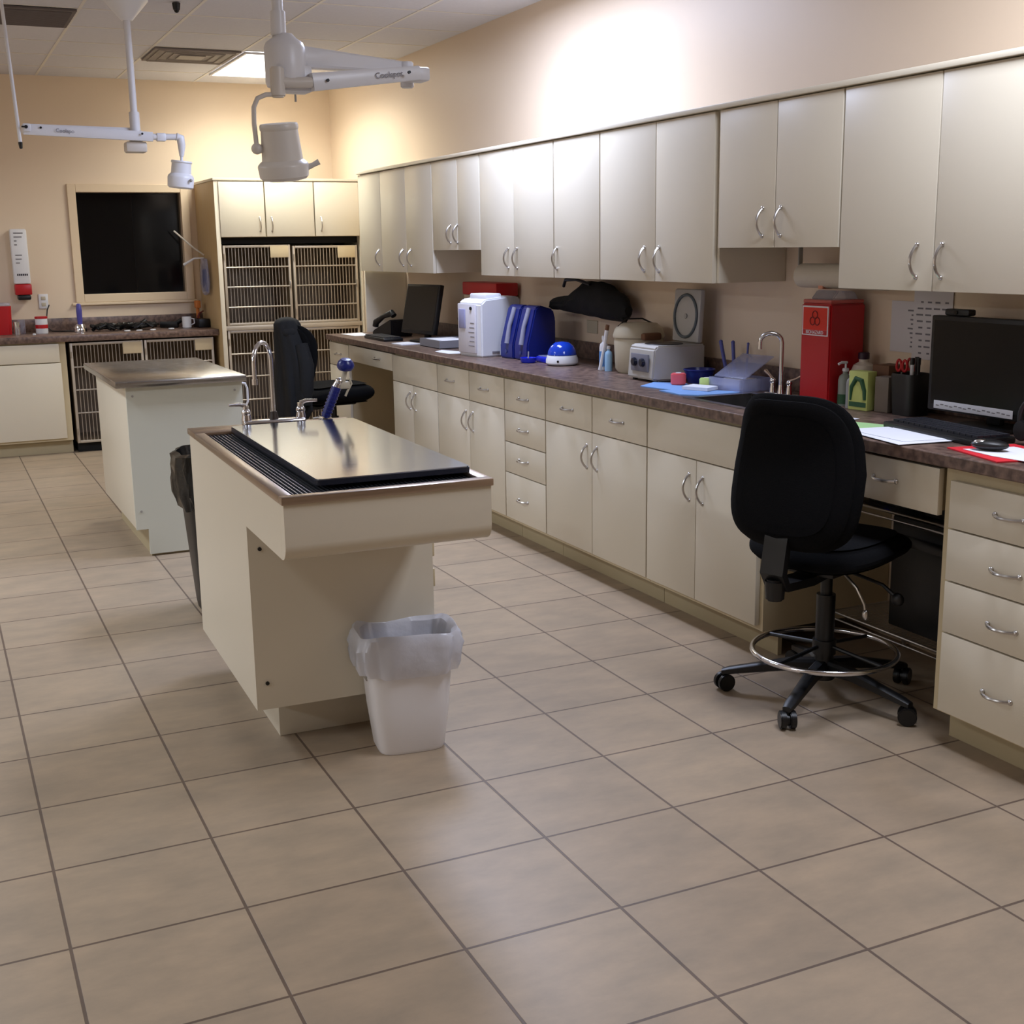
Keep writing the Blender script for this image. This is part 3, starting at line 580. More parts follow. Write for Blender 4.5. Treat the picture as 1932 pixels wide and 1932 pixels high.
star_base(ch, 0.335, 0.031, ring=(0.242, 0.17), post_top=0.47, a0=math.radians(-4-20+0))
seat_and_back(ch, 0.535, 0.475, 0.50, 0.825, tilt=0.10, bx=-0.265)
MB().tube([(0.02, -0.08, 0.455), (0.03, -0.19, 0.43), (0.03, -0.235, 0.40)], [0.006, 0.006, 0.008], 8).ball((0.03, -0.245, 0.39), 0.016, (1, 1.4, 1.4)).build('lever', M_black, ch)
MB().tube([(-0.02, -0.08, 0.455), (-0.03, -0.13, 0.42), (-0.03, -0.16, 0.37), (-0.03, -0.165, 0.345)], 0.005, 8).ball((-0.03, -0.166, 0.335), 0.012, (1, 1, 1.6)).build('lever', M_nickel, ch)
c2 = thing('office_chair', 'far black office chair draped with a black jacket, at the far knee space', 'chair', (2.69, 5.36, 0), math.radians(4))
star_base(c2, 0.31, 0.03, post_top=0.53, a0=0.3)
seat_and_back(c2, 0.585, 0.42, 0.44, 0.84, tilt=0.12, bx=-0.25, st=0.125)
# jacket draped over the far backrest
jk = MB(); rings = []
for z, w_, d_, cx in ((0.44, 0.35, 0.16, -0.30), (0.50, 0.41, 0.19, -0.295), (0.60, 0.40, 0.18, -0.29), (0.72, 0.37, 0.17, -0.285), (0.84, 0.335, 0.165, -0.285), (0.94, 0.28, 0.155, -0.29), (1.01, 0.22, 0.15, -0.295), (1.06, 0.19, 0.145, -0.30), (1.085, 0.16, 0.12, -0.30), (1.10, 0.10, 0.07, -0.30)):
    R = []
    for k in range(56):
        a = 2*PI*k/56; f = 1+0.09*math.sin(a*9+z*6)*min(1, (1.12-z)*2.2)+0.10*noise.noise(Vector((math.cos(a)*2.2, math.sin(a)*2.2, z*7)))
        R.append((cx+math.cos(a)*d_/2*f*1.15, math.sin(a)*w_/2*f*1.08, z+0.012*math.sin(a*5)*(z < 0.5)))
    rings.append(R)
jk.loft(rings)
jo = jk.build('jacket', M_cloth, None, loc=(2.69, 5.36, 0), rot=(0, 0, math.radians(4))); tag(jo, 'black hooded jacket hung over the back of the far office chair', 'jacket')
MB().ball((-0.30, -0.075, 1.005), 0.055, (1.1, 0.9, 0.8)).ball((-0.295, 0.02, 1.06), 0.065, (1.1, 1.2, 0.7)).build('hood', M_cloth, jo)
MB().tube([(-0.26, -0.15, 0.93), (-0.25, -0.2, 0.8), (-0.26, -0.215, 0.65), (-0.27, -0.2, 0.55)], [0.045, 0.05, 0.045, 0.035], 12).build('sleeve', M_cloth, jo)

# ---------------------------------------------------------------- ceiling things
def troffer(x, y, label):
    t = thing('ceiling_light', label, 'ceiling light', (x, y, ZC-0.02), group='recessed fluorescent ceiling lights')
    m = MB(); a, b = 0.294, 0.599
    m.box((-a, -b, 0), (a, -b+0.018, 0.0145)); m.box((-a, b-0.018, 0), (a, b, 0.0145)); m.box((-a, -b+0.018, 0), (-a+0.018, b-0.018, 0.0145)); m.box((a-0.018, -b+0.018, 0), (a, b-0.018, 0.0145))
    m.build('light_frame', M_white, t, smooth=False)
    MB().box((-a+0.019, -b+0.019, 0.006), (a-0.019, b-0.019, 0.0135)).build('diffuser', M_diff, t, smooth=False)
troffer(2.745, 6.905, 'bright recessed ceiling light above the tall cabinet, behind the near exam lamp')
def vent(x, y, label, m1, m2, core):
    t = thing('ceiling_vent', label, 'vent', (x, y, ZC-0.02)); a = 0.292; m = MB()
    m.box((-a, -a, 0.004), (a, a, 0.0145)); m.build('vent_plate', m1, t, smooth=False)
    m = MB()
    if core:
        for s in (0.26, 0.2, 0.14):
            m.tube([(-s, -s, 0.002), (s, -s, 0.002), (s, s, 0.002), (-s, s, 0.002)], 0.006, 4, closed=True)
        m.box((-0.09, -0.09, -0.004), (0.09, 0.09, 0.0035), 0.002)
    else:
        k = -0.25
        while k < 0.26: m.box((-0.27, k-0.004, -0.002), (0.27, k+0.004, 0.0035)); k += 0.025
    m.build('vent_louvre', m2, t, smooth=False)
vent(2.135, 6.6, 'square ceiling air diffuser beside the bright ceiling light', M_vent, M_ventl, True)
vent(0.915, 5.385, 'dark grey ceiling return grille at top left', mat('dark_vent', (104, 94, 90), 0.7), mat('dark_vent_bars', (112, 102, 98), 0.7), False)
t = thing('ceiling_sensor', 'small black ceiling sensor at the top edge, right of the far lamp pole', 'sensor', (1.69, 4.70, ZC-0.045))
MB().cyl((0, 0, 0), (0, 0, 0.04), 0.018, 0.024, n=16, bev=0.003).build('sensor_body', M_black, t)
MB().ball((0, 0, 0), 0.014).build('sensor_lens', M_screen, t)

# near exam lamp
LYN = 1.90
el = thing('exam_lamp', 'near white ceiling-hung exam lamp with folded arm, above the near treatment table', 'lamp', (1.503, LYN, ZC-0.001))
def W(mb, n, m, p=el): return mb.build(n, m, p, world=True)
W(MB().cyl((1.503, LYN, ZC-0.002), (1.503, LYN, ZC-0.035), 0.09, 0.07, n=28, bev=0.004), 'ceiling_canopy', M_lampw)
W(MB().cyl((1.503, LYN, ZC-0.03), (1.503, LYN, 2.37), 0.020, n=20).cyl((1.503, LYN, 2.375), (1.503, LYN, 2.29), 0.027, n=20, bev=0.003), 'pole', M_lampw)
W(MB().lathe([(0.0, 2.300), (0.03, 2.298), (0.045, 2.282), (0.066, 2.268), (0.0735, 2.25), (0.0735, 2.13), (0.068, 2.115), (0.0, 2.112)], (1.522, LYN, 0)), 'hub', M_lampw)
W(MB().box((1.50, LYN-0.045, 2.095), (1.61, LYN+0.045, 2.19), 0.012), 'hub_bracket', M_lampw)
def taper(p0, p1, w0, h0, w1, h1, n=6):
    p0, p1 = Vector(p0), Vector(p1); d = (p1-p0).normalized(); sd = Vector((-d.y, d.x, 0)).normalized(); up = d.cross(sd)*-1; R = []
    for k in range(n+1):
        q = p0.lerp(p1, k/n); a = k/n; w_, h_ = w0+(w1-w0)*a, h0+(h1-h0)*a
        R.append([q+sd*u*w_/2+up*v*h_/2 for u, v in ((-1, -0.75), (-0.8, -1), (0.8, -1), (1, -0.75), (1, 0.75), (0.8, 1), (-0.8, 1), (-1, 0.75))])
    return MB().loft(R)
W(taper((1.56, LYN+0.02, 2.225), (2.02, LYN+0.10, 2.215), 0.07, 0.075, 0.05, 0.04), 'upper_arm', M_lampw)
W(MB().cyl((2.02, LYN+0.08, 2.14), (2.02, LYN+0.08, 2.235), 0.026, n=18, bev=0.004).box((1.99, LYN-0.03, 2.155), (2.075, LYN+0.06, 2.205), 0.01), 'elbow', M_lampw)
ar = W(taper((1.60, LYN-0.06, 2.128), (2.03, LYN-0.02, 2.183), 0.035, 0.062, 0.03, 0.05), 'lower_arm', M_lampw)
for xx, zz in ((1.655, 2.135), (1.97, 2.176)): MB().cyl((xx, LYN-0.072, zz), (xx, LYN-0.083, zz), 0.0055, n=12).build('bolt', M_black, ar, world=True)
W(MB().cyl((1.54, LYN-0.05, 2.085), (1.54, LYN-0.05, 2.06), 0.004, n=8), 'grub_screw', M_grey)
def arm_text(parent, xw, yw, zw, size, m=None, pitch=0.0):
    o = text_part('Coolspot', size, 'lettering', mat('lettering_grey', (134, 132, 140), 0.5), parent, (0, 0, 0), (0, 0, 0))
    o.matrix_local = WM(parent).inverted() @ Matrix.Translation((xw, yw, zw)) @ Matrix.Rotation(0.09, 4, 'Z') @ Matrix.Rotation(-pitch, 4, 'Y') @ Matrix.Rotation(PI/2, 4, 'X')
arm_text(ar, 1.90, LYN-0.0535, 2.167, 0.030, pitch=0.127)
W(MB().cyl((1.474, LYN-0.06, 2.175), (1.474, LYN-0.06, 2.072), 0.026, n=20, bev=0.005).tube([(1.60, LYN-0.06, 2.128), (1.55, LYN-0.06, 2.125), (1.48, LYN-0.06, 2.125)], 0.02, 10), 'swivel', M_lampb)
yk = [(1.474, LYN-0.06, 2.082), (1.43, LYN-0.06, 2.080), (1.398, LYN-0.06, 2.066), (1.383, LYN-0.06, 2.035), (1.381, LYN-0.06, 1.98), (1.386, LYN-0.06, 1.90)]
W(MB().tube(yk, 0.0085, 10).ball((1.386, LYN-0.06, 1.893), 0.02).cyl((1.386, LYN-0.06, 1.893), (1.41, LYN-0.06, 1.893), 0.015, n=12), 'yoke', M_lampb)
HM = Matrix.Translation((1.476, LYN-0.06, 1.885)) @ Euler((0.12, -0.10, 0)).to_matrix().to_4x4()
hd = W(MB().lathe([(0.0, 0.098), (0.066, 0.097), (0.0695, 0.09), (0.0695, 0.078), (0.0665, 0.074), (0.074, -0.03), (0.082, -0.036), (0.090, -0.044), (0.092, -0.05), (0.088, -0.088), (0.078, -0.098), (0.06, -0.099), (0.0, -0.096)], n=36, M=HM), 'lamp_head', M_lampb)
MB().tube([HM @ Vector((0.085, -0.01, -0.062)), HM @ Vector((0.105, -0.02, -0.055)), HM @ Vector((0.128, -0.025, -0.045))], [0.012, 0.009, 0.011], 10).build('focus_knob', M_lampb, hd, world=True)
MB().cyl(HM @ Vector((0, 0, -0.0985)), HM @ Vector((0, 0, -0.103)), 0.055, n=28).build('lens', M_clear, hd, world=True)

# far exam lamp
LYF = 4.70
ef = thing('exam_lamp', 'far white ceiling-hung exam lamp with long horizontal arm, in front of the window', 'lamp', (1.416, LYF, ZC-0.001))
W2 = lambda mb, n, m, p=ef: mb.build(n, m, p, world=True)
W2(MB().lathe([(0.0, ZC-0.001), (0.12, ZC-0.001), (0.12, ZC-0.012), (0.105, ZC-0.03), (0.03, ZC-0.115), (0.0, ZC-0.115)], (1.416, LYF, 0)), 'ceiling_canopy', M_lampw)
W2(MB().cyl((1.416, LYF, ZC-0.11), (1.418, LYF, 2.24), 0.019, n=18).cyl((1.418, LYF, 2.30), (1.418, LYF, 2.19), 0.028, n=18, bev=0.004), 'pole', M_lampw)
W2(MB().box((1.355, LYF-0.05, 2.08), (1.470, LYF+0.05, 2.138), 0.012).box((1.385, LYF-0.02, 2.135), (1.45, LYF+0.02, 2.2), 0.004), 'hub_box', M_lampb)
W2(taper((1.42, LYF+0.03, 2.19), (0.85, LYF+0.02, 2.205), 0.05, 0.05, 0.04, 0.035), 'rear_arm', M_lampw)
fa2 = W2(taper((0.825, LYF-0.07, 2.187), (1.50, LYF-0.06, 2.163), 0.03, 0.055, 0.03, 0.05), 'front_arm', M_lampw)
W2(MB().box((0.822, LYF-0.10, 2.172), (0.862, LYF+0.045, 2.216), 0.008), 'elbow', M_lampw)
MB().cyl((0.838, LYF-0.101, 2.197), (0.838, LYF-0.108, 2.197), 0.009, n=12).box((0.815, LYF-0.106, 2.193), (0.838, LYF-0.1015, 2.201)).build('lock_screw', M_black, fa2, world=True)
for xx, zz in ((0.913, 2.196), (1.44, 2.176)): MB().cyl((xx, LYF-0.085, zz), (xx, LYF-0.09, zz), 0.006, n=10).build('bolt', M_black, fa2, world=True)
arm_text(fa2, 1.04, LYF-0.0845, 2.181, 0.028, pitch=-0.035)
W2(MB().cyl((1.50, LYF-0.06, 2.163), (1.645, LYF-0.06, 2.165), 0.017, n=16).box((1.52, LYF-0.08, 2.14), (1.57, LYF-0.04, 2.183), 0.005), 'wrist', M_lampw)
W2(MB().tube([(1.63, LYF-0.06, 2.165), (1.652, LYF-0.06, 2.16), (1.656, LYF-0.06, 2.12), (1.652, LYF-0.06, 2.06)], [0.022, 0.024, 0.022, 0.012], 14).cyl((1.652, LYF-0.06, 2.07), (1.650, LYF-0.06, 2.03), 0.008, n=10), 'drop_stem', M_lampw)
h2 = W2(MB().lathe([(0.0, 0.075), (0.056, 0.074), (0.059, 0.066), (0.054, 0.06), (0.056, 0.005), (0.070, -0.008), (0.0735, -0.02), (0.071, -0.07), (0.06, -0.078), (0.0, -0.076)], n=32, M=Matrix.Translation((1.642, LYF-0.06, 1.962)) @ Euler((0.05, 0.10, 0)).to_matrix().to_4x4()), 'lamp_head', M_lampw)
MB().ball((1.68, LYF-0.135, 1.925), 0.009).build('focus_knob', M_grey, h2, world=True)
# hanging drip pole
t = thing('drip_pole', 'thin white pole with black tip hanging from the ceiling at far left', 'pole', (0.80, 4.62, 2.08))
MB().cyl((0.772, 4.62, ZC-0.002), (0.804, 4.62, 2.12), 0.0095, n=14).build('rod', M_lampw, t, world=True)
MB().cyl((0.804, 4.62, 2.12), (0.805, 4.62, 2.085), 0.012, 0.008, n=12, bev=0.002).build('tip', M_black, t, world=True)

# ---------------------------------------------------------------- wall things (back wall)
t = thing('soap_dispenser', 'white and red wall dispenser left of the dark window', 'dispenser', (0.975, YB-0.05, 1.15))
MB().box((0.915, YB-0.095, 1.30), (1.038, YB-0.002, 1.725), 0.014).build('cartridge_box', M_white, t, world=True)
MB().box((0.915, YB-0.10, 1.215), (1.040, YB-0.002, 1.298), 0.008).build('red_base', M_red, t, world=True)
MB().box((0.93, YB-0.105, 1.175), (1.03, YB-0.02, 1.214), 0.012).build('nozzle_cover', M_black, t, world=True)
m = MB()
for k, (zz, ww) in enumerate(((1.69, 0.07), (1.66, 0.06), (1.63, 0.02), (1.60, 0.02), (1.52, 0.05), (1.49, 0.045), (1.46, 0.03))): m.box((0.94, YB-0.0962, zz), (0.94+ww, YB-0.0955, zz+0.008))
m.build('printed_text', M_ink, t, world=True, smooth=False)
m = MB()
for k in range(6): m.box((0.94+k*0.014, YB-0.0965, 1.365), (0.95+k*0.014, YB-0.0955, 1.38))
m.build('bold_print', M_blackink, t, world=True, smooth=False)
t = thing('wall_outlet', 'white wall outlet under the dispenser on the back wall', 'outlet', (1.125, YB-0.006, 1.10))
MB().box((-0.036, -0.002, 0), (0.036, 0.004, 0.116), 0.003).build('cover_plate', M_white, t)
for z in (0.032, 0.082): MB().box((-0.017, -0.0045, z-0.014), (0.017, -0.0022, z+0.014), 0.002).build('socket', M_beige, t)
t = thing('wall_bracket', 'thin white rod leaning out beside the right edge of the dark window', 'bracket', (2.33, 7.96, 1.42))
MB().tube([(2.383, 7.80, 1.50), (2.30, 7.88, 1.575), (2.18, 7.96, 1.70)], 0.007, 8).build('rod', M_lampb, t, world=True)
MB().tube([(2.383, 7.80, 1.48), (2.31, 7.86, 1.475), (2.23, 7.9, 1.425)], [0.005, 0.008, 0.012], 8).build('short_rod', M_white, t, world=True)
t = thing('supply_bag', 'clear blue plastic bag of supplies hung on the tan side of the tall cabinet', 'bag', (2.36, 7.65, 1.2))
R = []
for z, w_, d_ in ((1.18, 0.06, 0.02), (1.20, 0.22, 0.04), (1.28, 0.30, 0.055), (1.36, 0.29, 0.05), (1.43, 0.27, 0.035), (1.475, 0.25, 0.012)):
    R.append([(2.352+math.cos(2*PI*k/28)*d_/2*(1+0.3*noise.noise(Vector((k, z*20, 0)))), 7.68+math.sin(2*PI*k/28)*w_/2*(1+0.1*noise.noise(Vector((z*15, k*0.6, 3)))), z) for k in range(28)])
MB().loft(R).build('bag_film', M_clearb, t, world=True)
m = MB()
for k in range(7): m.tube([(2.352, 7.6+0.024*k, 1.21+0.02*(k % 3)), (2.350, 7.6+0.02*k+0.02, 1.30), (2.352, 7.62+0.02*k, 1.38+0.01*(k % 2))], 0.005, 6)
m.build('tubing', M_blue, t, world=True)
MB().cyl((2.384, 7.68, 1.46), (2.345, 7.68, 1.46), 0.004, n=8).build('hook', M_chrome, t, world=True)

# ---------------------------------------------------------------- items on the back counter
ZK = 0.9175
def cup(name, label, cat, x, y, r, h, m1, lid=None, r2=None, z=ZK, band=None):
    t = thing(name, label, cat, (x, y, z))
    MB().lathe([(0, 0), (r*0.95, 0), (r, 0.004), (r2 or r, h), ((r2 or r)-0.003, h), (0, h-0.004)], n=24).build('body', m1, t)
    if band: MB().lathe([(r*1.01+0.0008, h*band[0]), (r*1.01+0.0008, h*band[1])], n=24, cap=False).build('label_band', band[2], t)
    if lid: MB().cyl((0, 0, h+0.0005), (0, 0, h+lid[1]), (r2 or r)*1.06, n=24, bev=0.002).build('lid', lid[0], t)
    return t
t = thing('sharps_container', 'red sharps container at the left edge on the back counter', 'container', (0.79, 7.85, ZK))
MB().loft([sup(0.13, 0.13, 0, 5), sup(0.15, 0.15, 0.2, 5), sup(0.15, 0.15, 0.22, 5)]).build('container_body', M_red, t)
MB().box((-0.07, -0.07, 0.2205), (0.07, 0.07, 0.245), 0.01).build('lid', M_clear, t)
cup('steel_cup', 'small chrome cup of instruments beside the red container at far left', 'cup', 0.888, 7.72, 0.024, 0.10, M_chrome)
cup('paper_cup', 'clear plastic cup behind the chrome cup on the back counter', 'cup', 0.93, 7.88, 0.03, 0.11, M_clear)
cup('supply_canister', 'round red and white canister on the back counter below the outlet', 'canister', 1.075, 7.80, 0.046, 0.115, M_white, lid=(M_red, 0.018), band=(0.35, 0.6, M_red))
tag(MB().cyl((1.0, 7.6, ZK+0.0005), (1.0, 7.6, ZK+0.014), 0.012, n=14, bev=0.002).build('bottle_cap', M_white, None), 'small white cap lying on the back counter edge', 'cap')
t = thing('hair_clipper', 'violet-handled clipper standing on a silver charging base on the back counter', 'clipper', (1.36, 7.76, ZK))
MB().lathe([(0, 0), (0.05, 0), (0.052, 0.012), (0.045, 0.04), (0.03, 0.062), (0, 0.068)], n=28).build('charging_base', M_chrome, t)
MB().loft([sup(0.034, 0.03, 0.06, 3, 20), sup(0.042, 0.036, 0.11, 3, 20), sup(0.044, 0.038, 0.17, 3, 20), sup(0.036, 0.032, 0.215, 3, 20), sup(0.02, 0.018, 0.225, 3, 20)]).build('handle', M_purple, t)
m = MB(); m.tube([(1.16, 7.98, 1.13), (1.14, 7.96, 1.09), (1.12, 7.94, 0.97), (1.16, 7.92, 0.925), (1.24, 7.88, 0.9235), (1.32, 7.84, 0.9235)], 0.005, 8)
tag(m.build('power_cord', M_black, None), 'black power cord drooping between canister and clipper', 'cord')
m = MB()
for k in range(14):
    P = []
    for q in range(9):
        P.append((1.46+0.055*q+0.02*random.uniform(-1, 1)+0.03*(k % 3), 7.76+0.02*(k % 4)+0.05*math.sin(q*1.7+k), ZK+0.012+0.035*abs(math.sin(q*1.1+k*0.9))+0.004*(k % 3)))
    m.tube(P, 0.013, 7)
o = m.build('cable_pile', M_black, None); tag(o, 'tangle of black cables on the back counter under the window', 'cables')
def dev(name, label, cat, x, y, w_, d_, h_, m1, rz=0, bev=0.006, z=ZK):
    t = thing(name, label, cat, (x, y, z), rz); MB().box((-w_/2, -d_/2, 0), (w_/2, d_/2, h_), bev).build('body', m1, t); return t
t = dev('otoscope_handle', 'black handheld instrument lying among the cables, left of its twin', 'instrument', 1.80, 7.93, 0.14, 0.05, 0.045, M_black, 0.4)
MB().cyl((0.05, 0, 0.03), (0.11, 0.0, 0.06), 0.016, 0.02, n=16).build('head', M_black, t)
t = dev('otoscope_handle', 'black handheld instrument lying nearest the white mug on the back counter', 'instrument', 2.08, 7.90, 0.15, 0.05, 0.05, M_black, -0.5)
MB().cyl((0.05, 0, 0.03), (0.11, 0.0, 0.065), 0.016, 0.02, n=16).build('head', M_black, t)
for i, (x, y, rz) in enumerate(((1.70, 7.63, 0.3), (1.79, 7.60, -0.4), (1.90, 7.62, 0.8), (2.05, 7.66, 0.2))):
    lab = ('first small white packet from the left on the back counter edge', 'second small white packet from the left on the back counter edge', 'third small white packet from the left on the back counter edge', 'rightmost small white packet near the mug on the back counter')[i]
    tag(MB().box((-0.022, -0.013, 0), (0.022, 0.013, 0.01), 0.003).build('small_packet', M_white, None, loc=(x, y, ZK), rot=(0, 0, rz)), lab, 'packet', 'small white packets on the back counter')
t = thing('mug', 'white mug at the right end of the back counter', 'mug', (2.20, 7.78, ZK))
MB().lathe([(0, 0), (0.033, 0), (0.037, 0.004), (0.038, 0.09), (0.035, 0.09), (0.033, 0.01), (0, 0.008)], n=24).build('mug_body', M_white, t)
MB().tube([(0.036, 0, 0.075), (0.06, 0, 0.07), (0.062, 0, 0.035), (0.036, 0, 0.022)], 0.005, 8).build('handle', M_white, t)
t = dev('instrument_case', 'black instrument case beside the white mug against the tall cabinet', 'case', 2.325, 7.80, 0.09, 0.16, 0.07, M_black, 0.1)
MB().tube([(-0.03, 0.0, 0.07), (-0.01, 0.02, 0.11), (0.03, 0.03, 0.13)], [0.01, 0.008, 0.006], 8).build('probe', mat('dark_red', (96, 30, 30), 0.5), t)
tag(MB().box((2.3, 7.86, 1.07), (2.34, 7.94, 1.13), 0.006).cyl((2.32, 7.9, ZK+0.0005), (2.32, 7.9, 1.07), 0.014, n=14).build('orange_bottle', M_orange, None), 'small orange bottle behind the black case at the tall cabinet', 'bottle')

# ---------------------------------------------------------------- right worktop items
def flat(name, label, cat, pts, m, z=ZK, th=0.0012, group=None):
    return tag(MB().prism(pts, 'z', 0, th).build(name, m, None, loc=(0, 0, z), smooth=False), label, cat, group)
flat('paper_sheet', 'white paper lying at the far tip of the right worktop', 'paper', [(3.03, 6.22), (3.2, 6.26), (3.18, 5.92), (3.05, 5.95)], M_paper)
t = thing('desk_phone', 'black desk phone left of the far monitor', 'phone', (3.28, 5.78, ZK), math.radians(-70))
MB().prism([(-0.11, 0.0), (0.11, 0.0), (0.11, 0.115), (0.09, 0.125), (-0.11, 0.04)], 'y', -0.10, 0.10, 0.008).build('phone_base', M_black, t)
MB().tube([(-0.1, -0.075, 0.07), (-0.09, -0.075, 0.10), (0.0, -0.075, 0.145), (0.09, -0.075, 0.17), (0.11, -0.075, 0.15)], [0.022, 0.024, 0.016, 0.024, 0.022], 10).build('handset', M_black, t)
for k in range(2): MB().box((-0.02+0.05*k, -0.03, 0.0), (0.015+0.05*k, 0.07, 0.004), 0.001, M=Matrix.Translation((0, 0, 0.091)) @ Matrix.Rotation(-0.40, 4, 'Y')).build('key_strip', M_grey, t)
def keyboard(label, x, y, rz, w_=0.44, d_=0.15):
    t = thing('keyboard', label, 'keyboard', (x, y, ZK), rz, 'black computer keyboards')
    MB().box((-w_/2, -d_/2, 0), (w_/2, d_/2, 0.02), 0.005).build('keyboard_base', M_black, t)
    m = MB()
    for r in range(5):
        for c in range(15): m.box((-w_/2+0.012+c*(w_-0.024)/15, -d_/2+0.014+r*0.025, 0.0205), (-w_/2+0.012+(c+0.86)*(w_-0.024)/15, -d_/2+0.035+r*0.025, 0.028))
    m.build('keys', mat('key_black', (26, 27, 34), 0.5), t, smooth=False); return t
keyboard('black keyboard in front of the far monitor', 3.11, 5.50, PI/2, 0.42, 0.14)
def monitor(label, x, y, rz, w_, h_, zc, stand_d=0.10, tilt=0.0):
    t = thing('monitor', label, 'monitor', (x, y, ZK), rz, 'black computer monitors')   # faces -x before rotation
    Mt = Matrix.Translation((0, 0, zc)) @ Matrix.Rotation(tilt, 4, 'Y')
    f = MB().box((-0.012, -w_/2, -h_/2), (0.022, w_/2, h_/2), 0.005, M=Mt).box((0.02, -w_*0.3, -h_*0.3), (0.045, w_*0.3, h_*0.3), 0.01, M=Mt).build('monitor_case', M_black, t)
    MB().box((-0.0135, -w_/2+0.016, -h_/2+0.022), (-0.0122, w_/2-0.016, h_/2-0.016), M=Mt).build('screen', M_screen, t)
    MB().box((0.03, -0.03, 0.012), (0.055, 0.03, zc), 0.006).build('stand_neck', M_black, t)
    MB().prism([(x_*0.10+0.02, y_*0.12) for x_, y_ in [(math.cos(2*PI*k/28), math.sin(2*PI*k/28)) for k in range(28)]], 'z', 0.0, 0.012, 0.003).build('stand_foot', M_black, t)
    return t
monitor('far black monitor standing beside the desk phone', 3.27, 5.16, math.radians(10), 0.42, 0.33, 0.215, tilt=0.2)
t = thing('document_tray', 'grey mesh tray with loose papers right of the far monitor', 'tray', (3.255, 4.66, ZK), 0.0)
m = MB(); m.box((-0.13, -0.17, 0), (0.13, 0.17, 0.004)); m.box((-0.13, -0.17, 0), (-0.126, 0.17, 0.05)); m.box((0.126, -0.17, 0), (0.13, 0.17, 0.05)); m.box((-0.126, 0.166, 0), (0.126, 0.17, 0.05)); m.box((-0.126, -0.17, 0), (0.126, -0.166, 0.05)); m.build('tray', mat('dim_grey', (120, 118, 124), 0.5), t, smooth=False)
for k in range(3):
    tag(MB().box((-0.095, -0.13, 0), (0.095, 0.13, 0.014), 0.001).build('paper_stack', M_paper, None, loc=(3.255, 4.66, ZK+0.0045+k*0.0146), rot=(0, 0, 0.08*(k-1))), ('bottom paper bundle in the grey tray', 'middle paper bundle in the grey tray', 'top paper bundle in the grey tray')[k], 'papers', 'paper bundles in the grey tray')
flat('paper_sheet', 'white paper in front of the white analyser on the far worktop', 'paper', [(3.03, 4.33), (3.11, 4.42), (3.17, 4.24), (3.12, 4.10), (3.04, 4.14)], M_paper)
flat('notepad', 'small white notes beside the far keyboard', 'paper', [(3.02, 5.08), (3.15, 5.12), (3.17, 4.94), (3.03, 4.92)], M_paper, th=0.006)
t = thing('computer_mouse', 'black mouse on the far desk beyond the notes', 'mouse', (3.20, 4.92, ZK), 0.4)
MB().ball((0, 0, 0.016), 0.03, (1, 1.7, 0.52)).build('mouse_body', M_black, t)
t = thing('webcam', 'small black desk camera against the wall right of the far monitor', 'camera', (3.50, 5.02, ZK))
MB().cyl((0, 0, 0), (0, 0, 0.012), 0.03, n=20).cyl((0, 0, 0.012), (0, 0, 0.13), 0.006, n=10).build('camera_stand', M_black, t)
MB().ball((0, 0, 0.15), 0.028).build('camera_head', M_black, t)
# white analyser
t = thing('analyser', 'white boxy countertop analyser beside the blue cases', 'machine', (3.105, 3.79, ZK), math.radians(9))
MB().prism([(0.0, 0.0), (0.27, 0.0), (0.27, 0.33), (0.21, 0.342), (0.03, 0.325), (0.0, 0.30)], 'y', 0.0, 0.245, 0.008).build('machine_case', M_white, t)
MB().box((-0.012, 0.05, 0.02), (-0.0005, 0.235, 0.30), 0.004).build('front_door', mat('offwhite', (212, 208, 214), 0.45), t)
MB().box((-0.020, 0.15, 0.16), (-0.0125, 0.215, 0.27), 0.004).build('keypad', mat('violet_grey', (150, 150, 184), 0.5), t)
MB().cyl((-0.012, 0.09, 0.275), (-0.018, 0.09, 0.275), 0.010, n=14).build('button', M_black, t)
m = MB()
for k in range(6): m.box((-0.0135, 0.06, 0.06+k*0.026), (-0.0122, 0.12-0.01*(k % 3), 0.064+k*0.026))
m.build('printed_text', M_ink, t, smooth=False)
MB().box((0.07, -0.004, 0.02), (0.12, -0.0006, 0.032), 0.0005).build('label_sticker', M_ink, t)
MB().box((0.05, 0.03, 0.325), (0.16, 0.20, 0.356), 0.008).build('tray_top', M_white, t)
t = thing('red_tub', 'flat red tub on a box behind the white analyser', 'tub', (3.485, 4.52, ZK))
MB().box((-0.07, -0.25, 0), (0.07, 0.25, 0.32), 0.006).build('tub_body', mat('beige_tub', (196, 176, 150), 0.5), t)
MB().box((-0.075, -0.265, 0.3205), (0.075, 0.265, 0.40), 0.008).build('red_lid', M_red, t)
# blue cases
for i, (x, y, lab) in enumerate(((3.21, 3.60, 'navy blue upright case nearer the white analyser'), (3.225, 3.445, 'navy blue upright case nearer the blue dome centrifuge'))):
    t = thing('blue_case', lab, 'case', (x, y, ZK), math.radians(4), 'two navy blue upright cases')
    MB().prism([(0.0, 0.0), (0.185, 0.0), (0.185, 0.22), (0.17, 0.275), (0.085, 0.30), (0.055, 0.285), (0.0, 0.08)], 'y', 0.0, 0.148, 0.008).build('case_body', M_blue, t)
    a = Vector((-0.002, 0.06, 0.085)); b = Vector((0.052, 0.06, 0.282)); MB().tube([a, a.lerp(b, 0.5)+Vector((-0.01, 0, 0.002)), b], [0.016, 0.012, 0.015], 10).build('grey_strip', mat('strip_grey', (138, 138, 158), 0.4), t)
    MB().cyl((-0.0005, 0.075, 0.04), (-0.004, 0.075, 0.04), 0.01, n=14).build('latch', mat('latch_blue', (60, 70, 130), 0.4), t)
t = thing('blue_dish', 'small bright blue round dish in front of the blue cases', 'dish', (3.19, 3.36, ZK))
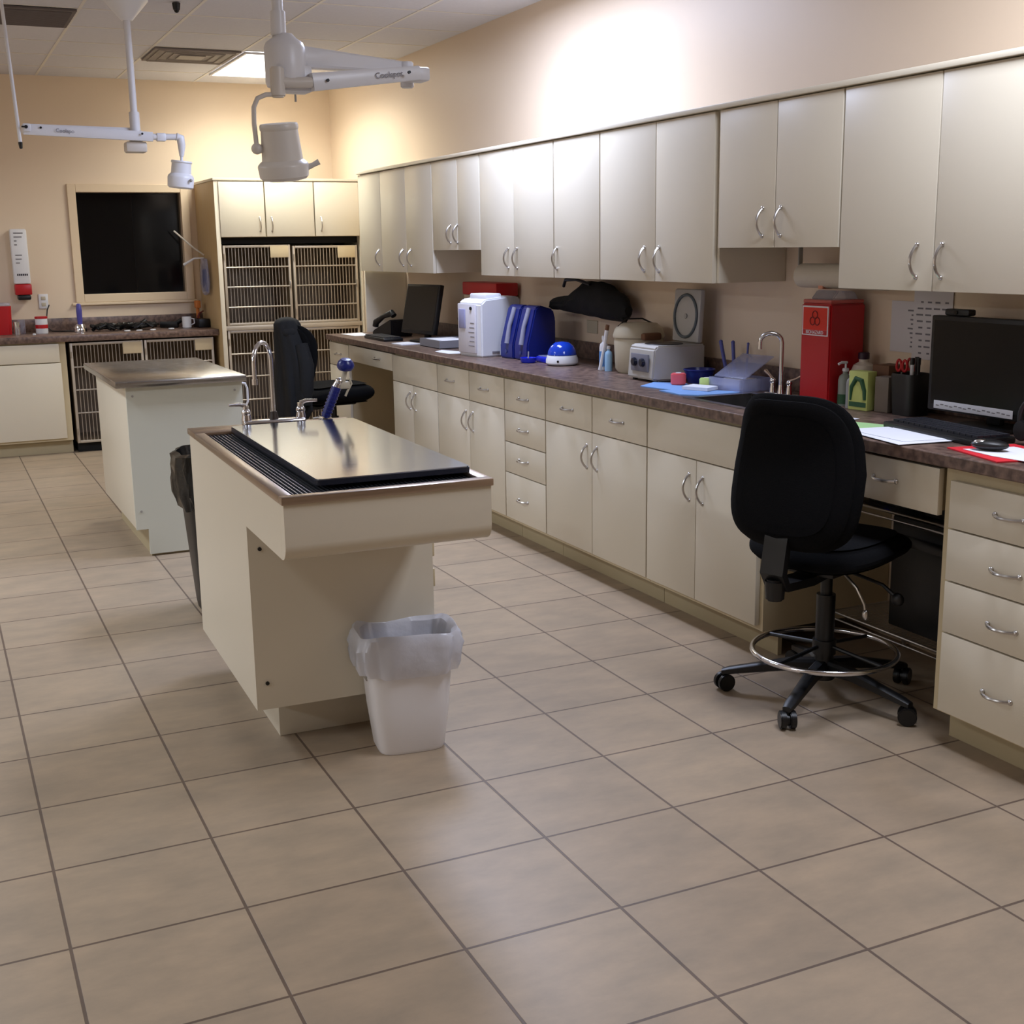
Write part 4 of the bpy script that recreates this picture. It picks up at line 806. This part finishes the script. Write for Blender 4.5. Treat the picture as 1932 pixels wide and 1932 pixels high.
MB().lathe([(0, 0), (0.035, 0), (0.042, 0.008), (0.044, 0.028), (0.040, 0.028), (0.036, 0.012), (0, 0.008)], n=24).build('dish_body', M_bblue, t)
MB().cyl((0.0, 0.0, 0.0085), (0.004, 0.004, 0.06), 0.004, n=8).build('probe', M_grey, t)
t = thing('blue_tray', 'flat blue tray between the blue dish and the dome centrifuge', 'tray', (3.30, 3.33, ZK))
MB().box((-0.05, -0.06, 0), (0.05, 0.06, 0.03), 0.006).build('tray_body', M_bblue, t); MB().box((-0.04, -0.05, 0.0305), (0.04, 0.05, 0.036), 0.003).build('tray_cover', M_clear, t)
t = thing('dome_centrifuge', 'small white centrifuge with glossy blue dome lid on the worktop', 'centrifuge', (3.285, 3.145, ZK))
MB().lathe([(0, 0.004), (0.078, 0.004), (0.086, 0.012), (0.086, 0.03), (0.078, 0.052), (0.0, 0.054)], n=32).build('base', M_white, t)
MB().lathe([(0.0775, 0.0545), (0.074, 0.075), (0.06, 0.10), (0.038, 0.118), (0.0, 0.124)], n=32).build('dome_lid', mat('blue_dome', (24, 60, 170), 0.12), t)
MB().box((-0.062, -0.068, 0.018), (-0.052, -0.05, 0.03), 0.003).build('switch', M_black, t)
# hanging black bag
t = thing('shoulder_bag', 'black soft bag slung on the wall below the wall cabinets', 'bag', (3.46, 3.22, 1.16))
R = []
for k in range(25):
    u = k/24; y = 2.80+0.86*u
    ip = lambda tb: next(tb[i][1]+(tb[i+1][1]-tb[i][1])*(u-tb[i][0])/(tb[i+1][0]-tb[i][0]) for i in range(len(tb)-1) if u <= tb[i+1][0]+1e-9)
    top = ip([(0, 1.262), (0.12, 1.295), (0.3, 1.345), (0.5, 1.35), (0.62, 1.30), (0.72, 1.262), (0.85, 1.262), (0.93, 1.245), (1, 1.23)])+0.008*noise.noise(Vector((u*14, 1, 1)))
    bot = ip([(0, 1.150), (0.3, 1.155), (0.6, 1.170), (0.85, 1.185), (1, 1.205)])
    hh = (top-bot)/2*min(1, 14*u+0.45, 6*(1-u)+0.2); zc = (top+bot)/2-(0.02 if u > 0.9 else 0); dd_ = 0.075*min(1, 5*u+0.3, 5*(1-u)+0.3)
    R.append([(3.49+math.cos(2*PI*j/24)*dd_*(1+0.2*noise.noise(Vector((j*0.8, u*9, 0)))), y, min(1.368, zc+math.sin(2*PI*j/24)*hh*(1+0.12*noise.noise(Vector((j*0.7, u*7, 5)))))) for j in range(24)])
MB().loft(R).build('bag_body', M_cloth, t, world=True)
MB().tube([(3.47, 2.84, 1.18), (3.48, 2.80, 1.13), (3.50, 2.76, 1.10), (3.53, 2.745, 1.06)], 0.011, 8).build('strap', M_cloth, t, world=True)
MB().tube([(3.43, 3.1, 1.335), (3.40, 3.2, 1.36), (3.40, 3.32, 1.355), (3.43, 3.4, 1.32)], 0.009, 8).build('carry_handle', M_black, t, world=True)
t = thing('wall_outlet', 'dim outlet plate on the wall under the black bag', 'outlet', (XW-0.004, 3.35, 1.06)); MB().box((-0.002, -0.06, 0), (0.003, 0.06, 0.07), 0.002).build('cover_plate', M_beige, t)
# spray bottles
def bottle(name, label, x, y, r, h, m1, m2, band=None, group=None, pump=False):
    t = thing(name, label, 'bottle', (x, y, ZK), group=group)
    MB().lathe([(0, 0), (r, 0), (r*1.02, 0.006), (r*1.02, h*0.66), (r*0.85, h*0.76), (r*0.4, h*0.82), (r*0.4, h*0.87), (0, h*0.87)], n=22).build('bottle_body', m1, t)
    MB().cyl((0, 0, h*0.872), (0, 0, h*(0.96 if pump else 1.0)), r*0.48, n=16, bev=0.002).build('cap', m2, t)
    if band: MB().lathe([(r*1.02+0.001, h*band[0]), (r*1.02+0.001, h*band[1])], n=22, cap=False).build('label', band[2], t)
    if pump: MB().cyl((0, 0, h*0.96), (0, 0, h*1.1), 0.004, n=8).tube([(0.006, 0, h*1.1), (-0.02, 0, h*1.11), (-0.035, 0, h*1.07)], 0.005, 8).build('pump_head', m2, t)
    return t
bottle('squeeze_bottle', 'white and blue squeeze bottle, left one before the beige machine', 3.345, 2.80, 0.022, 0.17, M_white, M_white, (0.1, 0.55, mat('label_blue', (90, 140, 200), 0.5)))
bottle('squeeze_bottle', 'pale blue squeeze bottle, right one before the beige machine', 3.33, 2.725, 0.019, 0.125, mat('pale_blue', (150, 190, 225), 0.4), M_white)
t = thing('brush', 'white-handled brush leaning behind the squeeze bottles', 'brush', (3.30, 2.76, ZK+0.004)); MB().tube([(0.0, 0.0, 0.0), (0.01, -0.02, 0.1), (0.02, -0.035, 0.20)], [0.009, 0.007, 0.010], 10).build('handle', M_white, t); MB().cyl((0.02, -0.035, 0.2), (0.022, -0.04, 0.225), 0.01, n=12).build('tip', M_brown, t)
t = thing('round_centrifuge', 'beige round-topped older machine behind the grey centrifuge', 'centrifuge', (3.43, 2.60, ZK))
MB().lathe([(0, 0.0), (0.10, 0.0), (0.115, 0.02), (0.122, 0.15), (0.118, 0.17), (0, 0.172)], n=36).build('machine_body', M_beige, t)
MB().lathe([(0.126, 0.1725), (0.128, 0.182), (0.118, 0.215), (0.09, 0.24), (0.0, 0.248)], n=36).build('lid', M_beige, t)
MB().box((-0.06, -0.155, 0.165), (0.04, -0.115, 0.20), 0.01).build('lid_clasp', M_brown, t)
MB().tube([(-0.1, 0.03, 0.225), (-0.06, 0.02, 0.262), (0.02, 0.0, 0.262), (0.08, -0.04, 0.228)], 0.004, 8).build('lid_wire', M_black, t)
# grey centrifuge with open lid
t = thing('lid_centrifuge', 'grey centrifuge with its square lid raised, two black dials in front', 'centrifuge', (3.222, 2.13, ZK), 0.0)
MB().prism([(0.0, 0.012), (0.03, 0.006), (0.285, 0.006), (0.285, 0.165), (0.03, 0.165), (0.012, 0.15)], 'y', 0.0, 0.225, 0.007).build('machine_body', mat('centrifuge_grey', (176, 172, 166), 0.4), t)
MB().box((-0.004, 0.035, 0.045), (0.004, 0.185, 0.125), 0.0015).build('control_panel', mat('panel_grey', (112, 112, 124), 0.45), t)
for yy in (0.075, 0.145): MB().cyl((-0.004, yy, 0.088), (-0.020, yy, 0.087), 0.021, 0.018, n=20, bev=0.003).build('dial', mat('dial_navy', (18, 22, 40), 0.3), t)
for yy in (0.02, 0.2):
    for xx in (0.03, 0.255): MB().cyl((xx, yy, 0), (xx, yy, 0.0065), 0.012, n=12).build('foot', M_black, t)
LM = Matrix.Translation((0.262, 0.112, 0.288)) @ Matrix.Rotation(0.06, 4, 'Y')
ld = MB().box((-0.012, -0.112, -0.12), (0.016, 0.112, 0.125), 0.010, M=LM).build('lid', mat('centrifuge_grey', (176, 172, 166), 0.4), t)
m = MB()
m.tube([LM @ Vector((-0.015, 0.094*math.cos(2*PI*k/40), 0.098*math.sin(2*PI*k/40))) for k in range(40)], 0.007, 8, closed=True); m.build('lid_seal', mat('seal_grey', (84, 92, 96), 0.5), ld)
MB().cyl(LM @ Vector((-0.0125, 0, 0)), LM @ Vector((-0.018, 0, 0)), 0.012, n=14).build('lid_button', M_grey, ld)
MB().lathe([(0.09, 0.1655), (0.088, 0.168), (0.07, 0.167), (0.0, 0.1665)], (0.13, 0.112, 0), n=30).build('bowl_opening', M_black, t)
# pads, wraps, tray
flat('absorbent_pad', 'pale blue absorbent pad nearest the grey centrifuge', 'pad', [(3.10, 2.03), (3.24, 2.14), (3.33, 2.02), (3.25, 1.80), (3.14, 1.78)], M_lblue, th=0.004, group='pale blue pads by the sink')
flat('absorbent_pad', 'pale blue absorbent pad in front of the clear plastic box', 'pad', [(3.08, 1.84), (3.24, 1.775), (3.34, 1.60), (3.30, 1.585), (3.12, 1.60), (3.07, 1.66)], M_lblue, th=0.005, group='pale blue pads by the sink')
t = thing('bandage_roll', 'pink wrapped bandage roll on the blue pad', 'bandage', (3.27, 1.985, ZK+0.0045)); MB().cyl((0, 0, 0), (0, 0, 0.05), 0.034, n=28, bev=0.004).build('roll', M_pink, t); MB().cyl((0, 0, 0.0505), (0, 0, 0.053), 0.013, n=16).build('core', M_white, t)
t = thing('bandage_roll', 'lime green bandage roll beside the clear plastic box', 'bandage', (3.31, 1.82, ZK+0.0005)); MB().cyl((0, 0, 0), (0, 0, 0.045), 0.032, n=28, bev=0.004).build('roll', M_lime, t); MB().cyl((0, 0, 0.0455), (0, 0, 0.048), 0.012, n=16).build('core', M_white, t)
t = thing('blue_basin', 'dark blue low basin behind the pink roll', 'basin', (3.41, 2.03, ZK)); MB().lathe([(0, 0), (0.05, 0), (0.07, 0.06), (0.066, 0.06), (0.047, 0.006), (0, 0.006)], n=28).build('basin_body', M_blue, t); MB().tube([(0.069*math.cos(2*PI*k/32), 0.069*math.sin(2*PI*k/32), 0.06) for k in range(32)], 0.004, 8, closed=True).build('rim', M_blue, t)
t = thing('plastic_box', 'clear violet-tinted plastic box with hinged lid open, left of the sink faucet', 'box', (3.40, 1.70, ZK), 0.1)
m = MB(); m.box((-0.09, -0.10, 0), (0.09, 0.10, 0.004)); m.box((-0.09, -0.10, 0.004), (-0.086, 0.10, 0.055)); m.box((0.086, -0.10, 0.004), (0.09, 0.10, 0.055)); m.box((-0.086, -0.10, 0.004), (0.086, -0.096, 0.055)); m.box((-0.086, 0.096, 0.004), (0.086, 0.10, 0.055)); m.build('box_tray', M_clearb, t, smooth=False)
MB().box((-0.09, -0.10, -0.003), (0.09, 0.10, 0.003), 0.002, M=Matrix.Translation((0.02, 0, 0.10)) @ Matrix.Rotation(-0.5, 4, 'Y')).build('lid', M_clearb, t)
MB().box((-0.05, -0.06, 0.005), (0.05, 0.06, 0.05), 0.006).build('contents', M_white, t)
flat('paper_towel', 'crumpled white towel in front of the clear plastic box', 'towel', [(3.17, 1.80), (3.26, 1.85), (3.30, 1.72), (3.22, 1.68)], M_paper, z=ZK+0.006, th=0.014)
for i, (x, y, dx_, dy_, lab) in enumerate(((3.50, 1.93, -0.02, 0.035, 'leftmost blue stick leaning at the wall by the clear box'), (3.50, 1.88, 0.0, 0.02, 'middle blue stick leaning at the wall by the clear box'), (3.50, 1.80, 0.01, 0.0, 'rightmost thin blue stick near the wall by the clear box'))):
    t = thing('swab_stick', lab, 'stick', (x, y, ZK+0.004), group='blue sticks standing by the wall'); MB().cyl((0, 0, 0), (dx_, dy_, 0.18), 0.0085 if i < 2 else 0.005, n=10).build('stick', mat('stick_blue', (84, 90, 160), 0.4), t); MB().ball((dx_, dy_, 0.182), 0.009 if i < 2 else 0.006).build('tip', mat('stick_blue', (84, 90, 160), 0.4), t)
# desk sink faucet
t = thing('bar_faucet', 'tall chrome faucet at the sink in front of the red sharps container', 'faucet', (3.385, 1.395, ZK), 0.0)
MB().box((-0.02, -0.09, 0), (0.025, 0.09, 0.016), 0.006, seg=3).build('base_plate', M_chrome, t)
gp = [(0, 0, 0.016), (0, 0, 0.22)]
for k in range(1, 9):
    a = PI*k/8; gp.append((-0.045*(1-math.cos(a))*0.8, 0.045*(1-math.cos(a))*0.55, 0.225+0.035*math.sin(a)))
gp.append((gp[-1][0], gp[-1][1], 0.195))
MB().tube(gp, 0.009, 12).build('spout', M_chrome, t)
MB().cyl((0, 0, 0.014), (0, 0, 0.05), 0.014, 0.010, n=14).build('spout_collar', M_chrome, t)
for s in (-1, 1):
    MB().cyl((0, s*0.055, 0.015), (0, s*0.055, 0.06), 0.013, 0.009, n=14).ball((0, s*0.055, 0.062), 0.013).build('valve', M_chrome, t)
    MB().tube([(0, s*0.055, 0.068), (0.01, s*0.085, 0.08), (0.015, s*0.125, 0.098)], [0.007, 0.005, 0.008], 8).build('lever', mat('warm_chrome', (226, 206, 196), 0.2, metal=1), t)
# red sharps container
t = thing('sharps_container', 'tall red sharps container with orange label behind the near sink faucet', 'container', (3.385, 1.10, ZK))
MB().prism([(0.0, 0.0), (0.168, 0.0), (0.168, 0.385), (0.0, 0.385)], 'y', 0.0, 0.178, 0.006).build('container_body', M_red, t)
MB().box((0.004, 0.004, 0.3855), (0.164, 0.174, 0.40), 0.004).build('lid_rim', mat('clear_red', (212, 90, 84), 0.3, alpha=0.7), t)
MB().prism([(0.02, 0.4005), (0.15, 0.4005), (0.13, 0.43), (0.05, 0.435)], 'y', 0.02, 0.15, 0.004).build('drop_lid', M_clear, t)
MB().box((-0.0016, 0.012, 0.262), (-0.0004, 0.168, 0.376)).build('label', M_white, t, smooth=False)
MB().box((-0.0024, 0.018, 0.284), (-0.0017, 0.162, 0.370)).build('label_field', M_redo, t, smooth=False)
MB().box((-0.0024, 0.018, 0.266), (-0.0017, 0.162, 0.2835)).build('text_field', M_red, t, smooth=False)
m = MB()
for k in range(3):
    a = PI/2+2*PI*k/3; c = Vector((-0.0030, 0.09+0.016*math.cos(a), 0.326+0.016*math.sin(a)))
    m.tube([c+Vector((0, 0.015*math.cos(2*PI*j/20), 0.015*math.sin(2*PI*j/20))) for j in range(20)], 0.0022, 5, closed=True)
m.build('hazard_mark', mat('dark_red_ink', (120, 20, 14), 0.6), t)
tx = text_part('BIOHAZARD', 0.0185, 'label_text', M_white, t, (-0.0030, 0.09, 0.2745), (PI/2, 0, -PI/2))
# bottles by the sharps container
bottle('pump_bottle', 'small clear pump bottle with white nozzle right of the sharps container', 3.43, 1.185-0.13, 0.026, 0.15, mat('cloudy_clear', (176, 186, 176), 0.25, trans=0.3, alpha=0.85), M_white, (0.05, 0.3, M_dgreen), pump=True)
t = bottle('pump_bottle', 'round white pump bottle with dark cap behind the small clear one', 3.512, 1.05, 0.045, 0.20, mat('cream_bottle', (222, 212, 200), 0.35), mat('plum_cap', (48, 20, 44), 0.4), (0.2, 0.5, mat('bottle_print', (70, 50, 60), 0.5)))
bottle('pump_bottle', 'slim grey bottle between the pump bottle and the green box', 3.40, 0.985, 0.018, 0.14, mat('slim_grey', (150, 150, 150), 0.4), M_white)
t = thing('treat_box', 'yellow-green printed box left of the black basket', 'box', (3.40, 0.925, ZK), 0.15)
MB().box((-0.02, -0.045, 0), (0.03, 0.045, 0.145), 0.002).build('carton', M_yg, t)
m = MB(); m.tube([(-0.021, 0.034, 0.035), (-0.0215, 0.030, 0.085), (-0.0215, 0.008, 0.118), (-0.0215, -0.018, 0.112), (-0.0215, -0.032, 0.075), (-0.021, -0.034, 0.04)], [0.004, 0.008, 0.010, 0.010, 0.008, 0.006], 8); m.build('dark_arch_print', M_dgreen, t)
MB().box((-0.0215, -0.04, 0.012), (-0.0205, 0.04, 0.03)).build('print_band', M_dgreen, t)
tag(MB().box((-0.045, -0.04, 0), (0.045, 0.04, 0.165), 0.002).build('carton', M_brown, None, loc=(3.51, 0.905, ZK), rot=(0, 0, 0.1)), 'brown carton behind the yellow-green box', 'box')
tag(MB().box((-0.03, -0.03, 0), (0.03, 0.03, 0.13), 0.002).build('carton', mat('grey_brown', (120, 108, 96), 0.6), None, loc=(3.44, 0.835, ZK), rot=(0, 0, 0.2)), 'small grey-brown carton touching the black basket', 'box')
t = thing('pen_holder', 'black mesh holder stuffed with tools left of the near monitor', 'holder', (3.46, 0.73, ZK))
MB().loft([sup(0.10, 0.11, 0, 4), sup(0.115, 0.125, 0.14, 4), sup(0.11, 0.12, 0.15, 4), sup(0.09, 0.10, 0.02, 4)]).build('holder_body', M_black, t)
for k, (a, b_, m1) in enumerate(((-0.03, 0.02, M_red), (0.0, -0.03, M_black), (0.03, 0.03, M_red), (-0.02, -0.02, M_white), (0.02, 0.0, M_black))):
    q = thing('scissors' if k in (0, 2) else 'marker_pen', ('red-handled scissors in the black holder, nearer the room', 'black marker in the black holder, right side', 'red-handled scissors in the black holder, nearer the wall', 'white marker in the black holder', 'black marker in the middle of the black holder')[k], 'scissors' if k in (0, 2) else 'pen', (3.46+a, 0.73+b_, ZK+0.022))
    if k in (0, 2):
        MB().cyl((0, 0, 0), (0, 0, 0.13), 0.004, n=8).build('blade', M_steel, q)
        m = MB()
        for s in (-1, 1): m.tube([(0, s*0.015+0.012*math.cos(2*PI*j/16), 0.155+0.02*math.sin(2*PI*j/16)) for j in range(16)], 0.005, 6, closed=True)
        m.build('handle', M_red, q)
    else:
        MB().cyl((0, 0, 0), (0.005, 0.004, 0.16), 0.007, n=10).build('barrel', m1, q); MB().cyl((0.005, 0.004, 0.16), (0.006, 0.005, 0.185), 0.008, n=10).build('cap', M_black, q)
# near monitor, keyboard, mouse etc.
t = monitor('near black monitor with a white label strip at the right edge', 3.405, 0.315, 0.0, 0.52, 0.325, 0.205)
MB().box((-0.016, -0.125, 0.050), (-0.014, 0.225, 0.078), 0.0005).build('label_strip', M_paper, t)
m = MB()
for k in range(16): m.box((-0.0168, -0.115+k*0.021, 0.060+0.002*(k % 3)), (-0.0162, -0.101+k*0.021, 0.063+0.002*(k % 3)))
m.build('strip_print', M_ink, t, smooth=False)
t = thing('webcam', 'small dark camera clipped on top of the near monitor', 'camera', (3.415, 0.47, ZK+0.3685)); MB().box((-0.015, -0.055, 0), (0.02, 0.055, 0.022), 0.006).build('camera_body', M_black, t); MB().cyl((-0.0155, 0, 0.011), (-0.019, 0, 0.011), 0.007, n=14).build('camera_lens', M_screen, t)
keyboard('black keyboard in front of the near monitor', 3.22, 0.30, PI/2-0.12, 0.46, 0.165)
t = thing('headset', 'black round headset on the desk before the near monitor', 'headset', (3.26, -0.035, ZK))
MB().tube([(0, 0.075*math.cos(2*PI*k/30), 0.012+0.07+0.07*math.sin(2*PI*k/30)) for k in range(30)], 0.009, 10, closed=True).build('headband', M_black, t)
MB().cyl((-0.012, 0.06, 0.045), (0.012, 0.06, 0.045), 0.032, n=20, bev=0.004).build('ear_cup', M_black, t)
MB().cyl((-0.012, -0.06, 0.045), (0.012, -0.06, 0.045), 0.032, n=20, bev=0.004).build('ear_cup', M_black, t)
flat('mouse_pad', 'red mouse mat under the mouse at the right edge of the desk', 'mouse mat', [(2.955, -0.17), (3.02, 0.09), (3.24, 0.035), (3.18, -0.23)], M_redmat, th=0.004)
flat('paper_sheet', 'white paper on the red mouse mat', 'paper', [(3.01, -0.10), (3.03, 0.035), (3.19, -0.01), (3.17, -0.21), (3.02, -0.22)], M_paper, z=ZK+0.0045)
t = thing('computer_mouse', 'black and silver mouse on the red mat', 'mouse', (3.075, -0.025, ZK+0.0062), 0.5)
MB().ball((0, 0, 0.0165), 0.032, (1, 1.75, 0.52)).build('mouse_body', M_black, t); MB().ball((-0.004, 0.022, 0.022), 0.02, (1, 1.3, 0.6)).build('button_cover', M_chrome, t)
flat('paper_sheet', 'green paper under the white sheets near the office chair', 'paper', [(3.03, 0.72), (3.14, 0.74), (3.24, 0.46), (3.10, 0.42), (2.99, 0.58)], M_green)
flat('paper_sheet', 'small white paper behind the office chair top on the desk', 'paper', [(3.10, 0.86), (3.20, 0.88), (3.22, 0.72), (3.12, 0.70)], M_paper, z=ZK+0.0015)
for k, (pp, lab) in enumerate((([(2.99, 0.55), (3.20, 0.50), (3.15, 0.17), (2.93, 0.20)], 'large white sheet lying on the desk edge, lower one'), ([(3.0, 0.49), (3.24, 0.47), (3.17, 0.19), (2.98, 0.235)], 'large white sheet on the desk, topmost one left of the mouse mat'))):
    o = flat('paper_sheet', lab, 'paper', pp, M_paper, z=ZK+0.003+0.0016*k)
m = MB()
for k in range(10): m.box((3.03+0.014*k, 0.27, 0), (3.034+0.014*k, 0.43, 0.0004))
m.build('printed_lines', M_ink, o, smooth=False)
tag(MB().cyl((3.335, 0.43, ZK+0.0055), (3.33, 0.55, ZK+0.0055), 0.005, n=8).build('pencil', mat('pencil_wood', (150, 140, 110), 0.6), None), 'thin pencil lying between monitor and keyboard', 'pencil')
# wall papers, towel roll
for i, (y0, y1, z0, z1, xx, lab) in enumerate(((0.80, 0.985, 1.125, 1.315, 0.0, 'plain white notice taped to the wall left of the near monitor'), (0.67, 0.865, 1.105, 1.355, 0.002, 'printed white notice taped to the wall, overlapping the plain one'))):
    t = thing('wall_notice', lab, 'notice', (XW-0.003-xx, (y0+y1)/2, z0)); MB().box((-0.0006, -(y1-y0)/2, 0), (0.0006, (y1-y0)/2, z1-z0)).build('sheet', mat('notice_paper', (212, 206, 208), 0.8), t, smooth=False)
    m = MB(); n = 9
    for k in range(n):
        zz = 0.02+k*(z1-z0-0.04)/n
        for q in range(4 if i else 2):
            m.box((-0.0016, -(y1-y0)/2+0.02+q*0.042, zz), (-0.0008, -(y1-y0)/2+0.02+q*0.042+random.uniform(0.012, 0.034), zz+0.006))
    m.build('printed_text', M_ink, t, smooth=False)
t = thing('towel_roll', 'white paper towel roll mounted under the short wall cabinet above the sharps container', 'paper roll', (3.46, 1.16, 1.34))
MB().cyl((3.48, 0.90, 1.405), (3.48, 1.40, 1.405), 0.048, n=32, bev=0.003).build('roll', mat('towel_paper', (210, 200, 184), 0.9, bump=0.3, scale=90), t, world=True)
MB().cyl((3.48, 0.885, 1.405), (3.48, 1.415, 1.405), 0.012, n=14).build('core_rod', M_grey, t, world=True)
MB().box((3.47, 0.88, 1.40), (3.49, 0.886, 1.517), 0.001).box((3.47, 1.414, 1.40), (3.49, 1.42, 1.517), 0.001).build('bracket', M_grey, t, world=True)
t = thing('red_tub', 'small red-lidded tub resting on the red sharps container lid', 'tub', (3.475, 1.235, ZK+0.437)); MB().box((-0.025, 0.0, 0), (0.03, 0.03, 0.02), 0.004).build('tub_body', mat('peach_plastic', (220, 150, 120), 0.4), t)

# ---------------------------------------------------------------- knee space: wire rack, computer tower
t = thing('wire_rack', 'chrome wire shelf rack in the knee space under the near desk', 'rack', (3.37, 0.42, 0))
for z, nm in ((0.62, 'wire_shelf'), (0.19, 'wire_shelf')):
    m = MB()
    for yy in (0.10, 0.80): m.cyl((3.20, yy, z), (3.55, yy, z), 0.005, n=8)
    for xx in (3.20, 3.55): m.cyl((xx, 0.10, z), (xx, 0.80, z), 0.005, n=8); m.cyl((xx, 0.10, z-0.025), (xx, 0.80, z-0.025), 0.004, n=8)
    yy = 0.115
    while yy < 0.80: m.box((3.20, yy-0.0015, z+0.001), (3.55, yy+0.0015, z+0.004)); yy += 0.0125
    m.build(nm, M_nickel, t, world=True, smooth=False)
for xx in (3.19, 3.56):
    for yy in (0.095, 0.805): MB().cyl((xx, yy, 0.0005), (xx, yy, 0.69), 0.0095, n=12).build('post', M_nickel, t, world=True)
t = thing('computer_tower', 'black computer tower on the lower wire shelf under the near desk', 'computer', (3.40, 0.345, 0.195))
MB().box((-0.14, -0.225, 0), (0.14, 0.225, 0.40), 0.006).build('tower_case', M_black, t); MB().box((-0.143, -0.2, 0.30), (-0.1405, 0.2, 0.34), 0.001).build('drive_bay', M_screen, t)
t = thing('router_or_fill_box', 'small black box with blue light on the upper wire shelf', 'device', (3.33, 0.60, 0.6255)); MB().box((-0.07, -0.10, 0), (0.07, 0.10, 0.055), 0.004).build('box_case', M_black, t); MB().cyl((-0.0705, 0.0, 0.028), (-0.0735, 0.0, 0.028), 0.005, n=12).build('status_light', M_navy, t)
t = thing('router_or_fill_box', 'black box added to darken the upper wire shelf, right of the lit one', 'device', (3.33, 0.27, 0.6255)); MB().box((-0.09, -0.13, 0), (0.09, 0.13, 0.075), 0.004).build('box_case', M_black, t)  # added black filler, keeps the space above the tower dark
